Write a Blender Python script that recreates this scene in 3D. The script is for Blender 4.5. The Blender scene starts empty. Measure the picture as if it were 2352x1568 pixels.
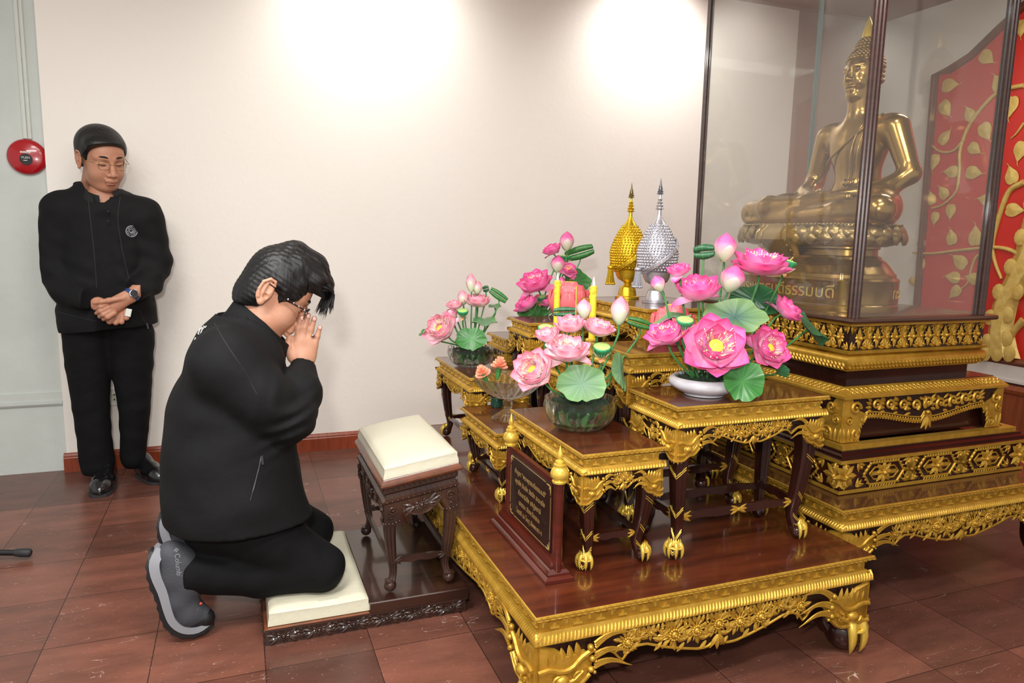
import bpy, math, random
import numpy as np
from mathutils import Matrix, Vector
D = bpy.data
SC = bpy.context.scene
COL = SC.collection
PI = math.pi

# ------------------------------------------------------------------ camera
CH = 1.22                                     # camera height above the floor
FPX = 1637.0
CR = np.array([0.93365611, -0.35761935, 0.01986607])
CU = np.array([0.03305951, 0.14127333, 0.98941847])
CF = np.array([0.35664174, 0.92311984, -0.14372343])
cam = D.objects.new('camera', D.cameras.new('camera'))
COL.objects.link(cam)
cam.data.sensor_width = 36.0
cam.data.sensor_fit = 'HORIZONTAL'
cam.data.lens = FPX / 2352 * 36.0
cam.data.clip_start = 0.05
cam.matrix_world = Matrix(((CR[0], CU[0], -CF[0], 0), (CR[1], CU[1], -CF[1], 0), (CR[2], CU[2], -CF[2], CH), (0, 0, 0, 1)))
SC.camera = cam
vs = SC.view_settings
vs.view_transform = 'Standard'; vs.look = 'None'; vs.gamma = 1.0; vs.exposure = 0.16
vs.use_curve_mapping = False

# ------------------------------------------------------------------ world and lights
w = D.worlds.new('world'); SC.world = w; w.use_nodes = True
w.node_tree.nodes['Background'].inputs[0].default_value = (1.0, 0.985, 0.96, 1)
w.node_tree.nodes['Background'].inputs[1].default_value = 0.62

def area(name, loc, size, power, col=(1, .98, .95), target=None, sizey=None, spread=None):
    l = D.lights.new(name, 'AREA'); l.energy = power; l.color = col
    l.shape = 'RECTANGLE'; l.size = size; l.size_y = sizey or size
    if spread: l.spread = spread
    o = D.objects.new(name, l); COL.objects.link(o); o.location = loc
    if target is not None:
        o.rotation_euler = (Vector(target) - Vector(loc)).to_track_quat('-Z', 'Y').to_euler()
    return o
def spot(name, loc, target, power, ang, blend=.6, size=.04, col=(1, .97, .93)):
    l = D.lights.new(name, 'SPOT'); l.energy = power; l.color = col
    l.spot_size = math.radians(ang); l.spot_blend = blend; l.shadow_soft_size = size
    o = D.objects.new(name, l); COL.objects.link(o); o.location = loc
    o.rotation_euler = (Vector(target) - Vector(loc)).to_track_quat('-Z', 'Y').to_euler()
    return o
area('ceiling_light', (-.9, 1.0, 2.70), 1.2, 58, sizey=.3)
area('ceiling_light', (.9, .2, 2.70), 1.2, 46, sizey=.3)
area('ceiling_light', (-.3, 1.9, 2.78), 1.2, 26, sizey=.3)
area('ceiling_light', (3.4, 2.35, 2.70), 1.0, 18, sizey=.3)
area('camera_flash', (-.12, -.05, 1.50), .10, 30, target=(.55, 2.6, .75), col=(1, .97, .93))
spot('wall_spotlight', (.72, 3.60, 2.76), (.74, 4.06, 2.2), 42, 130, 1.0)
spot('wall_spotlight', (2.46, 3.60, 2.76), (2.47, 4.06, 2.2), 42, 130, 1.0)
spot('case_spotlight', (1.55, 1.35, 2.70), (2.3, 2.2, 1.3), 60, 34, .7)

# ------------------------------------------------------------------ helpers
rnd = random.Random(7)
def at(px, py, Y):                            # the point at depth Y seen at pixel px,py of the photograph
    d = CF + (px - 1176) / FPX * CR - (py - 784) / FPX * CU
    return np.array([0, 0, CH]) + d * (Y / d[1])
def atx(px, py, X):
    d = CF + (px - 1176) / FPX * CR - (py - 784) / FPX * CU
    return np.array([0, 0, CH]) + d * (X / d[0])
def nrm(v):
    v = np.asarray(v, float); return v / (np.linalg.norm(v) + 1e-12)
def srgb(r, g, b):
    f = lambda c: (c / 255 / 12.92) if c <= 10 else ((c / 255 + .055) / 1.055) ** 2.4
    return (f(r), f(g), f(b), 1)

MATS = {}
def mat(name, col, rough=.5, metal=0., coat=0., bump=None, vary=None, spec=.5, sub=0., emit=None, trans=0., ior=1.45, wavebump=None, alpha=None, sheen=0.):
    m = D.materials.new(name); m.use_nodes = True; nt = m.node_tree; N = nt.nodes; L = nt.links
    b = N['Principled BSDF']
    if len(col) == 3: col = (*col, 1)
    b.inputs['Base Color'].default_value = col
    b.inputs['Roughness'].default_value = rough; b.inputs['Metallic'].default_value = metal
    b.inputs['Coat Weight'].default_value = coat; b.inputs['Coat Roughness'].default_value = .08
    b.inputs['Specular IOR Level'].default_value = spec
    b.inputs['Transmission Weight'].default_value = trans; b.inputs['IOR'].default_value = ior
    if sheen: b.inputs['Sheen Weight'].default_value = sheen
    if sub:
        b.inputs['Subsurface Weight'].default_value = sub
        b.inputs['Subsurface Radius'].default_value = (.012, .005, .003); b.inputs['Subsurface Scale'].default_value = 1
    if emit: b.inputs['Emission Color'].default_value = (*emit[:3], 1); b.inputs['Emission Strength'].default_value = emit[3]
    tc = N.new('ShaderNodeTexCoord')
    if vary:                                   # (scale, other colour, stretch)
        n = N.new('ShaderNodeTexNoise'); n.inputs['Scale'].default_value = vary[0]; n.inputs['Detail'].default_value = 6
        mp = N.new('ShaderNodeMapping'); mp.inputs['Scale'].default_value = vary[2] if len(vary) > 2 else (1, 1, 1)
        L.new(tc.outputs['Object'], mp.inputs[0]); L.new(mp.outputs[0], n.inputs[0])
        mx = N.new('ShaderNodeMix'); mx.data_type = 'RGBA'
        mx.inputs[6].default_value = col; mx.inputs[7].default_value = (*vary[1][:3], 1)
        r = N.new('ShaderNodeMapRange'); r.inputs[1].default_value = .35; r.inputs[2].default_value = .65
        L.new(n.outputs[0], r.inputs[0]); L.new(r.outputs[0], mx.inputs[0]); L.new(mx.outputs[2], b.inputs['Base Color'])
    if bump:
        n = N.new('ShaderNodeTexNoise'); n.inputs['Scale'].default_value = bump[0]; n.inputs['Detail'].default_value = 4
        mp = N.new('ShaderNodeMapping'); mp.inputs['Scale'].default_value = bump[2] if len(bump) > 2 else (1, 1, 1)
        L.new(tc.outputs['Object'], mp.inputs[0]); L.new(mp.outputs[0], n.inputs[0])
        bp = N.new('ShaderNodeBump'); bp.inputs['Strength'].default_value = 1; bp.inputs['Distance'].default_value = bump[1]
        L.new(n.outputs[0], bp.inputs['Height']); L.new(bp.outputs[0], b.inputs['Normal'])
    MATS[name] = m
    return m

def frame(loc, z, x=None):                    # 4x4 with local z along z
    z = nrm(z)
    if x is None: x = (0, 0, 1) if abs(z[2]) < .9 else (1, 0, 0)
    y = nrm(np.cross(z, x)); x = np.cross(y, z)
    M = np.eye(4); M[:3, 0] = x; M[:3, 1] = y; M[:3, 2] = z; M[:3, 3] = loc
    return M
def basis(loc, u, v, w):
    M = np.eye(4); M[:3, 0] = u; M[:3, 1] = v; M[:3, 2] = w; M[:3, 3] = loc; return M
def xf(V, M): return V @ M[:3, :3].T + M[:3, 3]
def rot2(a): c, s = math.cos(a), math.sin(a); return np.array([[c, -s, 0], [s, c, 0], [0, 0, 1]])

class MB:
    def __init__(s): s.V = []; s.F = []; s.m = []; s.UV = []; s.n = 0; s.uvd = False
    def add(s, VF, M=None, m=0, uv=None):
        V, F = VF[0], VF[1]
        if len(VF) > 2 and uv is None: uv = VF[2]
        V = np.asarray(V, float)
        if M is not None: V = xf(V, M)
        s.V.append(V); n = s.n
        s.F.extend([tuple(i + n for i in f) for f in F]); s.m.extend([m] * len(F)); s.n += len(V)
        if uv is not None: s.uvd = True
        s.UV.append(np.asarray(uv, float) if uv is not None else np.zeros((len(V), 2)))
        return s
    def mesh(s, name, mats, smooth=30):
        me = D.meshes.new(name)
        V = np.concatenate(s.V) if s.V else np.zeros((0, 3))
        me.from_pydata(V.tolist(), [], s.F)
        for m in (mats if isinstance(mats, (list, tuple)) else [mats]): me.materials.append(m)
        if any(s.m): me.polygons.foreach_set('material_index', s.m)
        if s.uvd:
            UV = np.concatenate(s.UV); li = np.empty(len(me.loops), int); me.loops.foreach_get('vertex_index', li)
            l = me.uv_layers.new(name='UVMap'); l.data.foreach_set('uv', UV[li].ravel())
        if smooth:
            me.shade_smooth()
            if smooth < 180: me.set_sharp_from_angle(angle=math.radians(smooth))
        me.update(); return me
    def build(s, name, mats, parent=None, smooth=30, kind=None, fixn=False):
        me = s.mesh(name, mats, smooth)
        o = D.objects.new(name, me); COL.objects.link(o)
        if parent is not None: put(o, parent)
        if kind: o['kind'] = kind
        return o
def put(o, parent):                            # parent while world coordinates of the mesh stay
    o.parent = parent; o.matrix_parent_inverse = Matrix.Identity(4)
    if parent.get('_org') is None and parent.type == 'EMPTY':
        pass
    o.location = -Vector(world_of(parent)) + o.location
def world_of(o):
    v = Vector(o.location)
    while o.parent is not None: o = o.parent; v += Vector(o.location)
    return v
def tag(o, label, cat, group=None, kind=None):
    o['label'] = label; o['category'] = cat
    if group: o['group'] = group
    if kind: o['kind'] = kind
    return o
def thing(name, loc, label, cat, group=None):
    o = D.objects.new(name, None); COL.objects.link(o); o.location = tuple(float(c) for c in loc); o.empty_display_size = .05
    return tag(o, label, cat, group)

def box(x0, x1, y0, y1, z0, z1):
    V = [(x, y, z) for z in (z0, z1) for y in (y0, y1) for x in (x0, x1)]
    return np.array(V, float), [(0, 2, 3, 1), (4, 5, 7, 6), (0, 1, 5, 4), (2, 6, 7, 3), (0, 4, 6, 2), (1, 3, 7, 5)]
def bbox(x0, x1, y0, y1, z0, z1, b=.002):      # box with bevelled upright and level edges
    R = []
    for z, i in ((z0, b), (z0 + b, 0), (z1 - b, 0), (z1, b)):
        R.append([(x0 + i + (b if k in (0, 7) else 0) * 0, 0, 0) for k in range(0)])
    return rsweep(x0, x1, y0, y1, [(b, z0), (0, z0 + b), (0, z1 - b), (b, z1)], cap=True)
def loft(R, closed=True, cap=True, uv=False):
    R = np.asarray(R, float); n, k, _ = R.shape; V = R.reshape(-1, 3); F = []
    for i in range(n - 1):
        for j in range(k if closed else k - 1):
            a = i * k + j; b = i * k + (j + 1) % k; F.append((a, b, b + k, a + k))
    if cap and closed:
        F.append(tuple(range(k - 1, -1, -1))); F.append(tuple(range((n - 1) * k, n * k)))
    if uv:
        U = np.array([(j / (k - 1 if not closed else k), i / (n - 1)) for i in range(n) for j in range(k)])
        return V, F, U
    return V, F
def rsweep(x0, x1, y0, y1, prof, cap=False):   # prof: (inset, z) from bottom to top
    R = [[(x0 + i, y0 + i, z), (x1 - i, y0 + i, z), (x1 - i, y1 - i, z), (x0 + i, y1 - i, z)] for i, z in prof]
    return loft(R, True, cap)
def lathe(prof, K=24, cap=True, sx=1, sy=1):
    a = np.linspace(0, 2 * PI, K, endpoint=False)
    R = [[(r * math.cos(t) * sx, r * math.sin(t) * sy, z) for t in a] for r, z in prof]
    return loft(R, True, cap)
def sphere(c, r, K=12, N=8):
    r = np.ones(3) * r
    prof = [(max(math.sin(t), 1e-4), -math.cos(t)) for t in np.linspace(0, PI, N + 1)]
    V, F = lathe(prof, K); return V * r + np.array(c, float), F
def tube(P, r, K=8, cap=True, flat=1.0):
    P = np.asarray(P, float); n = len(P); r = np.ones(n) * r
    T = np.gradient(P, axis=0); T /= np.linalg.norm(T, axis=1)[:, None] + 1e-12
    up = np.array([0, 0, 1.]) if abs(T[0][2]) < .9 else np.array([1., 0, 0])
    x = nrm(np.cross(up, T[0])); a = np.linspace(0, 2 * PI, K, endpoint=False); R = []
    for i in range(n):
        x = nrm(x - T[i] * (x @ T[i])); y = np.cross(T[i], x)
        R.append(P[i] + r[i] * (np.cos(a)[:, None] * x + np.sin(a)[:, None] * y * flat))
    return loft(R, True, cap)
def curve(pts, n=24):                          # Catmull-Rom through points
    P = np.asarray(pts, float); P = np.vstack([2 * P[0] - P[1], P, 2 * P[-1] - P[-2]]); out = []
    m = len(P) - 3
    for t in np.linspace(0, m, n):
        i = min(int(t), m - 1); f = t - i; a, b, c, d = P[i:i + 4]
        out.append(.5 * (2 * b + (c - a) * f + (2 * a - 5 * b + 4 * c - d) * f * f + (3 * b - a - 3 * c + d) * f ** 3))
    return np.array(out)
def text_mesh(body, size, extrude=.0004):
    c = D.curves.new('lettering', 'FONT'); c.body = body; c.size = size; c.extrude = extrude; c.align_x = 'CENTER'; c.resolution_u = 3
    o = D.objects.new('lettering', c); COL.objects.link(o)
    dg = bpy.context.evaluated_depsgraph_get(); me = o.evaluated_get(dg).to_mesh()
    V = np.array([v.co[:] for v in me.vertices]).reshape(-1, 3); F = [tuple(p.vertices) for p in me.polygons]
    o.evaluated_get(dg).to_mesh_clear(); D.objects.remove(o); D.curves.remove(c)
    return V, F

# ------------------------------------------------------------------ smooth solid modelling on a grid
class Solid:
    def __init__(s, lo, hi, h):
        s.lo = np.array(lo, float); s.h = h
        s.N = np.ceil((np.array(hi) - s.lo) / h).astype(int) + 1
        s.d = np.full(s.N, 1.0, np.float32)
    def _sub(s, lo, hi):
        a = np.clip(np.floor((np.array(lo) - s.lo) / s.h).astype(int), 0, s.N); b = np.clip(np.ceil((np.array(hi) - s.lo) / s.h).astype(int) + 1, 0, s.N)
        if (b <= a).any(): return None, None
        sl = tuple(slice(int(i), int(j)) for i, j in zip(a, b))
        g = np.meshgrid(*[s.lo[k] + s.h * np.arange(a[k], b[k]) for k in range(3)], indexing='ij')
        return sl, np.stack(g, -1)
    def _put(s, sl, v, k, op):
        o = s.d[sl]
        if op == 'sub': v = -v; r = np.maximum(o, v) if k <= 0 else -(s._smin(-o, -v, k))
        else: r = np.minimum(o, v) if k <= 0 else s._smin(o, v, k)
        s.d[sl] = r
    @staticmethod
    def _smin(a, b, k):
        h = np.clip(.5 + .5 * (b - a) / k, 0, 1); return b * (1 - h) + a * h - k * h * (1 - h)
    def cap(s, a, b, ra, rb=None, k=.02, op='add', sq=None):   # tapered capsule; sq=(axis, factor) flattens across that axis
        rb = ra if rb is None else rb; a = np.array(a, float); b = np.array(b, float); m = max(ra, rb) * 1.6 + k + 3 * s.h
        sl, P = s._sub(np.minimum(a, b) - m, np.maximum(a, b) + m)
        if sl is None: return s
        if sq is not None:
            ax = nrm(sq[0]); f = sq[1]; S = lambda X: X + (X @ ax)[..., None] * ax * (1 / f - 1)
            o = a.copy(); P = S(P - o); b2 = S((b - o)); a2 = np.zeros(3)
        else: a2, b2 = a, b
        ab = b2 - a2; t = np.clip(((P - a2) @ ab) / (ab @ ab + 1e-12), 0, 1)
        v = np.linalg.norm(P - a2 - t[..., None] * ab, axis=-1) - (ra + (rb - ra) * t)
        if sq is not None: v = v * min(1, sq[1])  if sq[1] < 1 else v
        s._put(sl, v.astype(np.float32), k, op); return s
    def ell(s, c, r, k=.02, op='add', R=None):                  # ellipsoid, R rows = its axes
        c = np.array(c, float); r = np.array(r, float) * np.ones(3); m = r.max() + k + 3 * s.h
        sl, P = s._sub(c - m, c + m)
        if sl is None: return s
        Q = P - c
        if R is not None: Q = Q @ np.array(R, float).T
        k0 = np.linalg.norm(Q / r, axis=-1); k1 = np.linalg.norm(Q / (r * r), axis=-1) + 1e-9
        s._put(sl, (k0 * (k0 - 1) / k1).astype(np.float32), k, op); return s
    def path(s, pts, rs, k=.02, op='add', sq=None):
        for i in range(len(pts) - 1): s.cap(pts[i], pts[i + 1], rs[i], rs[i + 1], k if i == 0 else min(k, .6 * rs[i]), op, sq)
        return s
    def cut(s, p, n, k=0.0):                                    # remove the half space beyond p along n
        g = np.meshgrid(*[s.lo[q] + s.h * np.arange(s.N[q]) for q in range(3)], indexing='ij')
        n = nrm(n); v = sum((g[q] - p[q]) * n[q] for q in range(3)).astype(np.float32)
        s.d = np.maximum(s.d, v) if k <= 0 else -s._smin(-s.d, -v, k); return s
    def fold(s, amp, fn):                                       # displace the surface by fn(x,y,z)
        g = np.meshgrid(*[s.lo[q] + s.h * np.arange(s.N[q]) for q in range(3)], indexing='ij')
        s.d = s.d + (amp * fn(*g)).astype(np.float32); return s
    def mesh(s):
        d = s.d; d[0] = d[-1] = 1; d[:, 0] = d[:, -1] = 1; d[:, :, 0] = d[:, :, -1] = 1
        i = d < 0; n = s.N - 1
        c = [(a, b, e) for a in (0, 1) for b in (0, 1) for e in (0, 1)]
        sh = lambda A, a: A[a[0]:a[0] + n[0], a[1]:a[1] + n[1], a[2]:a[2] + n[2]]
        cnt = sum(sh(i, a).astype(np.int8) for a in c); act = (cnt > 0) & (cnt < 8)
        idx = np.full(n, -1, np.int64); ids = np.argwhere(act); idx[act] = np.arange(len(ids))
        vals = np.stack([d[ids[:, 0] + a[0], ids[:, 1] + a[1], ids[:, 2] + a[2]] for a in c], 1)
        sm = np.zeros((len(ids), 3)); ct = np.zeros(len(ids)); C = np.array(c, float)
        for p in range(8):
            for q in range(p + 1, 8):
                if abs(C[p] - C[q]).sum() == 1:
                    m = (vals[:, p] < 0) != (vals[:, q] < 0); t = vals[m, p] / (vals[m, p] - vals[m, q])
                    sm[m] += C[p] + t[:, None] * (C[q] - C[p]); ct[m] += 1
        V = s.lo + s.h * (ids + sm / ct[:, None]); F = []
        for ax in range(3):
            u, v = (ax + 1) % 3, (ax + 2) % 3; e = [0, 0, 0]; e[ax] = 1
            A = i; B = np.roll(i, -1, ax); m = A != B; sl = [slice(1, n[k]) for k in range(3)]; sl[ax] = slice(0, n[ax])
            mm = np.zeros_like(m); mm[tuple(sl)] = m[tuple(sl)]; K = np.argwhere(mm)
            du = np.zeros(3, int); du[u] = 1; dv = np.zeros(3, int); dv[v] = 1
            q = [idx[tuple((K - o).T)] for o in (0 * du, du, du + dv, dv)]; f = np.stack(q, 1)
            ins = i[tuple(K.T)]; f[~ins] = f[~ins][:, ::-1]; F.append(f)
        F = np.concatenate(F); F = F[(F >= 0).all(1)]
        return V, [tuple(x) for x in F.tolist()]
def relax(V, F, n=2, lam=.5):                  # light Laplacian smoothing
    F = np.array(F); E = np.concatenate([F[:, [0, 1]], F[:, [1, 2]], F[:, [2, 3]], F[:, [3, 0]]]); E = np.concatenate([E, E[:, ::-1]])
    for _ in range(n):
        S = np.zeros_like(V); C = np.zeros(len(V)); 
        for k in range(3): S[:, k] = np.bincount(E[:, 0], V[E[:, 1], k], len(V))
        C = np.bincount(E[:, 0], minlength=len(V)); V = V + lam * (S / np.maximum(C, 1)[:, None] - V)
    return V

# ------------------------------------------------------------------ materials
GOLD = mat('gold_paint', srgb(200, 158, 60), .36, .5, bump=(260, .0005), vary=(30, srgb(180, 138, 46)))
GOLDB = mat('gold_bright', srgb(226, 190, 80), .28, .5)
DARK = mat('dark_backing', srgb(36, 14, 8), .45, coat=.2)
WOOD = mat('lacquered_wood', srgb(94, 42, 22), .32, coat=.7, vary=(3, srgb(66, 26, 13), (1, 9, 1)))
WOODD = mat('dark_lacquer', srgb(54, 22, 14), .3, coat=.6, vary=(4, srgb(38, 14, 9), (1, 8, 1)))
WOODR = mat('red_wood', srgb(84, 26, 14), .3, coat=.6, vary=(5, srgb(64, 20, 10), (1, 1, 8)))
BROWN = mat('walnut_carved', srgb(62, 38, 28), .42, coat=.35, vary=(12, srgb(44, 26, 20)))
BROWNT = mat('walnut_top', srgb(58, 34, 24), .28, coat=.6, vary=(4, srgb(44, 24, 17), (1, 9, 1)))
BROWNE = mat('walnut_edge', srgb(116, 66, 40), .34, coat=.5, vary=(14, srgb(80, 44, 28)))
CREAM = mat('cream_leather', srgb(202, 198, 176), .38, coat=.25, bump=(60, .0012))
BLACK = mat('black_plastic', srgb(20, 20, 22), .45)
RED = mat('red_plastic', srgb(165, 16, 26), .25, coat=.5)
WHITE = mat('white_plastic', srgb(215, 218, 212), .4)
CHROME = mat('chrome', srgb(200, 200, 205), .15, 1.)

# ------------------------------------------------------------------ the room
YW = 4.06; XR = 4.32; ZC = 2.775
def floor_material():
    m = D.materials.new('marble_tile'); m.use_nodes = True; nt = m.node_tree; N = nt.nodes; L = nt.links; b = N['Principled BSDF']
    tc = N.new('ShaderNodeTexCoord'); mp = N.new('ShaderNodeMapping'); mp.inputs['Location'].default_value = (.57, -2.29, 0)
    L.new(tc.outputs['Object'], mp.inputs[0])
    br = N.new('ShaderNodeTexBrick'); br.offset = 0; br.squash = 1
    for k, v in (('Scale', 1), ('Mortar Size', .0016), ('Brick Width', .304), ('Row Height', .316), ('Mortar Smooth', .3), ('Bias', 0)): br.inputs[k].default_value = v
    br.inputs['Color1'].default_value = srgb(122, 80, 66); br.inputs['Color2'].default_value = srgb(86, 56, 47)
    br.inputs['Mortar'].default_value = srgb(50, 33, 29)
    L.new(mp.outputs[0], br.inputs[0])
    n = N.new('ShaderNodeTexNoise'); n.inputs['Scale'].default_value = 5; n.inputs['Detail'].default_value = 8; n.inputs['Roughness'].default_value = .65
    st = N.new('ShaderNodeMapping'); st.inputs['Scale'].default_value = (.7, 2.2, 1); st.inputs['Rotation'].default_value = (0, 0, .35)
    L.new(tc.outputs['Object'], st.inputs[0]); L.new(st.outputs[0], n.inputs[0])
    mx = N.new('ShaderNodeMix'); mx.data_type = 'RGBA'; mx.blend_type = 'MULTIPLY'; mx.inputs[0].default_value = .8
    cr = N.new('ShaderNodeValToRGB'); cr.color_ramp.elements[0].position = .3; cr.color_ramp.elements[0].color = (.5, .48, .47, 1)
    cr.color_ramp.elements[1].position = .7; cr.color_ramp.elements[1].color = (1.25, 1.1, 1.05, 1)
    L.new(n.outputs[0], cr.inputs[0]); L.new(br.outputs[0], mx.inputs[6]); L.new(cr.outputs[0], mx.inputs[7])
    # white veins: short broken streaks
    vn = N.new('ShaderNodeTexNoise'); vn.inputs['Scale'].default_value = 2.6; vn.inputs['Detail'].default_value = 3; vn.inputs['Distortion'].default_value = 2.2
    vm = N.new('ShaderNodeMapping'); vm.inputs['Scale'].default_value = (.8, 2.6, 1); vm.inputs['Rotation'].default_value = (0, 0, .5)
    L.new(tc.outputs['Object'], vm.inputs[0]); L.new(vm.outputs[0], vn.inputs[0])
    ab = N.new('ShaderNodeMath'); ab.operation = 'SUBTRACT'; ab.inputs[1].default_value = .5
    a2 = N.new('ShaderNodeMath'); a2.operation = 'ABSOLUTE'; L.new(vn.outputs[0], ab.inputs[0]); L.new(ab.outputs[0], a2.inputs[0])
    r1 = N.new('ShaderNodeMapRange'); r1.inputs[1].default_value = .0; r1.inputs[2].default_value = .0035; r1.inputs[3].default_value = 1; r1.inputs[4].default_value = 0
    L.new(a2.outputs[0], r1.inputs[0])
    g = N.new('ShaderNodeTexNoise'); g.inputs['Scale'].default_value = 9; g.inputs['Detail'].default_value = 3; L.new(tc.outputs['Object'], g.inputs[0])
    r2 = N.new('ShaderNodeMapRange'); r2.inputs[1].default_value = .57; r2.inputs[2].default_value = .63; L.new(g.outputs[0], r2.inputs[0])
    mu = N.new('ShaderNodeMath'); mu.operation = 'MULTIPLY'; L.new(r1.outputs[0], mu.inputs[0]); L.new(r2.outputs[0], mu.inputs[1])
    # pale flecks
    s = N.new('ShaderNodeTexNoise'); s.inputs['Scale'].default_value = 95; s.inputs['Detail'].default_value = 2; L.new(st.outputs[0], s.inputs[0])
    r3 = N.new('ShaderNodeMapRange'); r3.inputs[1].default_value = .68; r3.inputs[2].default_value = .76; L.new(s.outputs[0], r3.inputs[0])
    mm = N.new('ShaderNodeMath'); mm.operation = 'MAXIMUM'; L.new(mu.outputs[0], mm.inputs[0])
    r3m = N.new('ShaderNodeMath'); r3m.operation = 'MULTIPLY'; r3m.inputs[1].default_value = .55; L.new(r3.outputs[0], r3m.inputs[0]); L.new(r3m.outputs[0], mm.inputs[1])
    m2 = N.new('ShaderNodeMix'); m2.data_type = 'RGBA'; m2.inputs[7].default_value = srgb(205, 180, 165)
    L.new(mm.outputs[0], m2.inputs[0]); L.new(mx.outputs[2], m2.inputs[6]); L.new(m2.outputs[2], b.inputs['Base Color'])
    b.inputs['Roughness'].default_value = .3; b.inputs['Specular IOR Level'].default_value = .45
    bp = N.new('ShaderNodeBump'); bp.inputs['Distance'].default_value = .0012; bp.inputs['Strength'].default_value = .5
    L.new(n.outputs[0], bp.inputs['Height']); L.new(bp.outputs[0], b.inputs['Normal'])
    return m
def plain(name, mb, m, smooth=0): return mb.build(name, m, smooth=smooth, kind='structure')
plain('floor', MB().add(box(-3.2, XR + .1, -1.6, YW + .15, -.05, 0)), floor_material())
PAINT = mat('wall_paint', srgb(234, 229, 221), .6, bump=(35, .0012), vary=(.8, srgb(231, 225, 216)))
PALE = mat('pale_wall_paint', srgb(196, 201, 196), .55, bump=(30, .0015), vary=(3, srgb(186, 192, 186)))
plain('wall_back', MB().add(box(-.838, XR, YW, YW + .1, 0, 3)), PAINT)
plain('wall_back_left', MB().add(box(-3.2, -.838, YW + .03, YW + .13, 0, 3)), PALE)
BRWN = mat('brown_paint', srgb(150, 106, 86), .6)
plain('trim_4', MB().add(box(3.60, XR, YW - .012, YW, 0, ZC)), BRWN)
plain('wall_right', MB().add(box(XR, XR + .1, -1.6, YW + .1, 0, 3)), PAINT)
plain('ceiling', MB().add(box(-3.2, 2.6, -1.6, YW + .1, 2.80, 2.86)), mat('ceiling_white', srgb(225, 222, 214), .7))
plain('ceiling_soffit', MB().add(box(2.6, XR, -1.6, YW + .1, ZC, 2.86)), mat('brown_soffit', srgb(150, 98, 66), .6))
RB = mat('red_baseboard', srgb(138, 62, 34), .32, coat=.4, vary=(8, srgb(120, 50, 26), (9, 1, 1)))
bb = MB()
prof = [(0, 0), (-.016, 0), (-.016, .072), (-.013, .078), (-.013, .084), (-.008, .094), (0, .098)]
bb.add(loft([[(x, YW + p[0], p[1]) for p in prof] for x in (-.85, XR)], True, True))
plain('baseboard_back', bb, RB, 20)
bb = MB().add(loft([[(XR + p[0], y, p[1]) for p in prof] for y in (-1.6, YW)], True, True))
plain('baseboard_right', bb, RB, 20)
# pale wall: horizontal trunking band and vertical conduit
plain('trim_1', MB().add(box(-3.2, -.842, YW + .018, YW + .03, .345, .408)).add(box(-3.2, -.842, YW + .012, YW + .03, .352, .368)), PALE)
cd = MB()
cd.add(tube([(-.918, YW + .026, 1.64), (-.918, YW + .026, 2.8)], .011, 8)).add(tube([(-.899, YW + .026, 1.64), (-.899, YW + .026, 2.8)], .009, 8))
plain('trim_2', cd, mat('painted_conduit', srgb(202, 206, 200), .45, bump=(25, .004)), 40)
# right wall: pale ledge strip and a low timber cabinet face below the mural
plain('trim_3', MB().add(box(XR - .05, XR, -1.0, 3.98, .445, .53)).add(box(XR - .065, XR, -1.0, 3.98, .43, .446)), mat('pale_strip', srgb(206, 200, 192), .5))
plain('trim_5', MB().add(rsweep(XR - .09, XR, -1.0, 3.98, [(0, .10), (0, .36), (.004, .365), (-.012, .375), (-.016, .395), (-.004, .41), (.01, .418)], True)), mat('timber_panel', srgb(140, 70, 34), .35, coat=.4, vary=(5, srgb(118, 54, 24), (1, 7, 1))), 20)

# fire alarm call point
t = thing('fire_alarm', (-.915, YW + .03, 1.555), 'round red fire alarm call point with black push button on pale wall', 'fire alarm')
K = MB(); M = frame((-.915, YW + .028, 1.555), (0, -1, 0), (1, 0, 0))
K.add(lathe([(.082, 0), (.083, .012), (.078, .022), (.062, .03), (.0001, .034)], 40), M); K.build('housing', RED, t, 40)
K = MB().add(lathe([(.026, .03), (.026, .037), (.0001, .037)], 28), frame((-.915, YW + .028, 1.542), (0, -1, 0), (1, 0, 0))); K.build('push_button', BLACK, t)
MX = basis((-.915, YW + .028 - .0385, 1.545), (1, 0, 0), (0, 0, 1), (0, -1, 0))
K = MB().add(text_mesh('PUSH', .014), MX).add(box(-.010, .006, -.010, -.007, 0, .0006), MX)
K.build('button_lettering', WHITE, t, 0)
K = MB().add(box(-.022, .020, .026, .034, -.004, .0005), basis((-.915, YW - .006, 1.545), (1, 0, 0), (0, 0, 1), (0, -1, 0))); K.build('paper_label', WHITE, t, 0)
K = MB().add(text_mesh('FIRE ALARM', .0065), basis((-.916, YW - .0068, 1.5725), (1, 0, 0), (0, 0, 1), (0, -1, 0))); K.build('label_lettering', RED, t, 0)
# outlet
t = thing('wall_outlet', (-.60, YW, .375), 'white wall socket on the cream wall behind the standing man legs', 'outlet')
MX = basis((-.60, YW - .0, .375), (1, 0, 0), (0, 0, 1), (0, -1, 0))
MB().add(rsweep(-.06, .06, -.045, .045, [(0, 0), (0, .006), (.003, .009)], True), MX).build('plate', WHITE, t, 20)
MB().add(rsweep(-.022, .022, -.02, .02, [(0, .008), (0, .011), (.002, .012)], True), MX).build('socket_insert', mat('ivory_plastic', srgb(196, 200, 176), .4), t, 20)
K = MB()
for px, pz_, r in ((-.008, .012, .004), (-.008, -.012, .004), (.010, .004, .003)): K.add(lathe([(r, .0118), (r, .0126)], 10), basis((-.60 + px, YW, .375 + pz_), (1, 0, 0), (0, 0, 1), (0, -1, 0)))
K.build('socket_holes', BLACK, t, 0)
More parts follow.
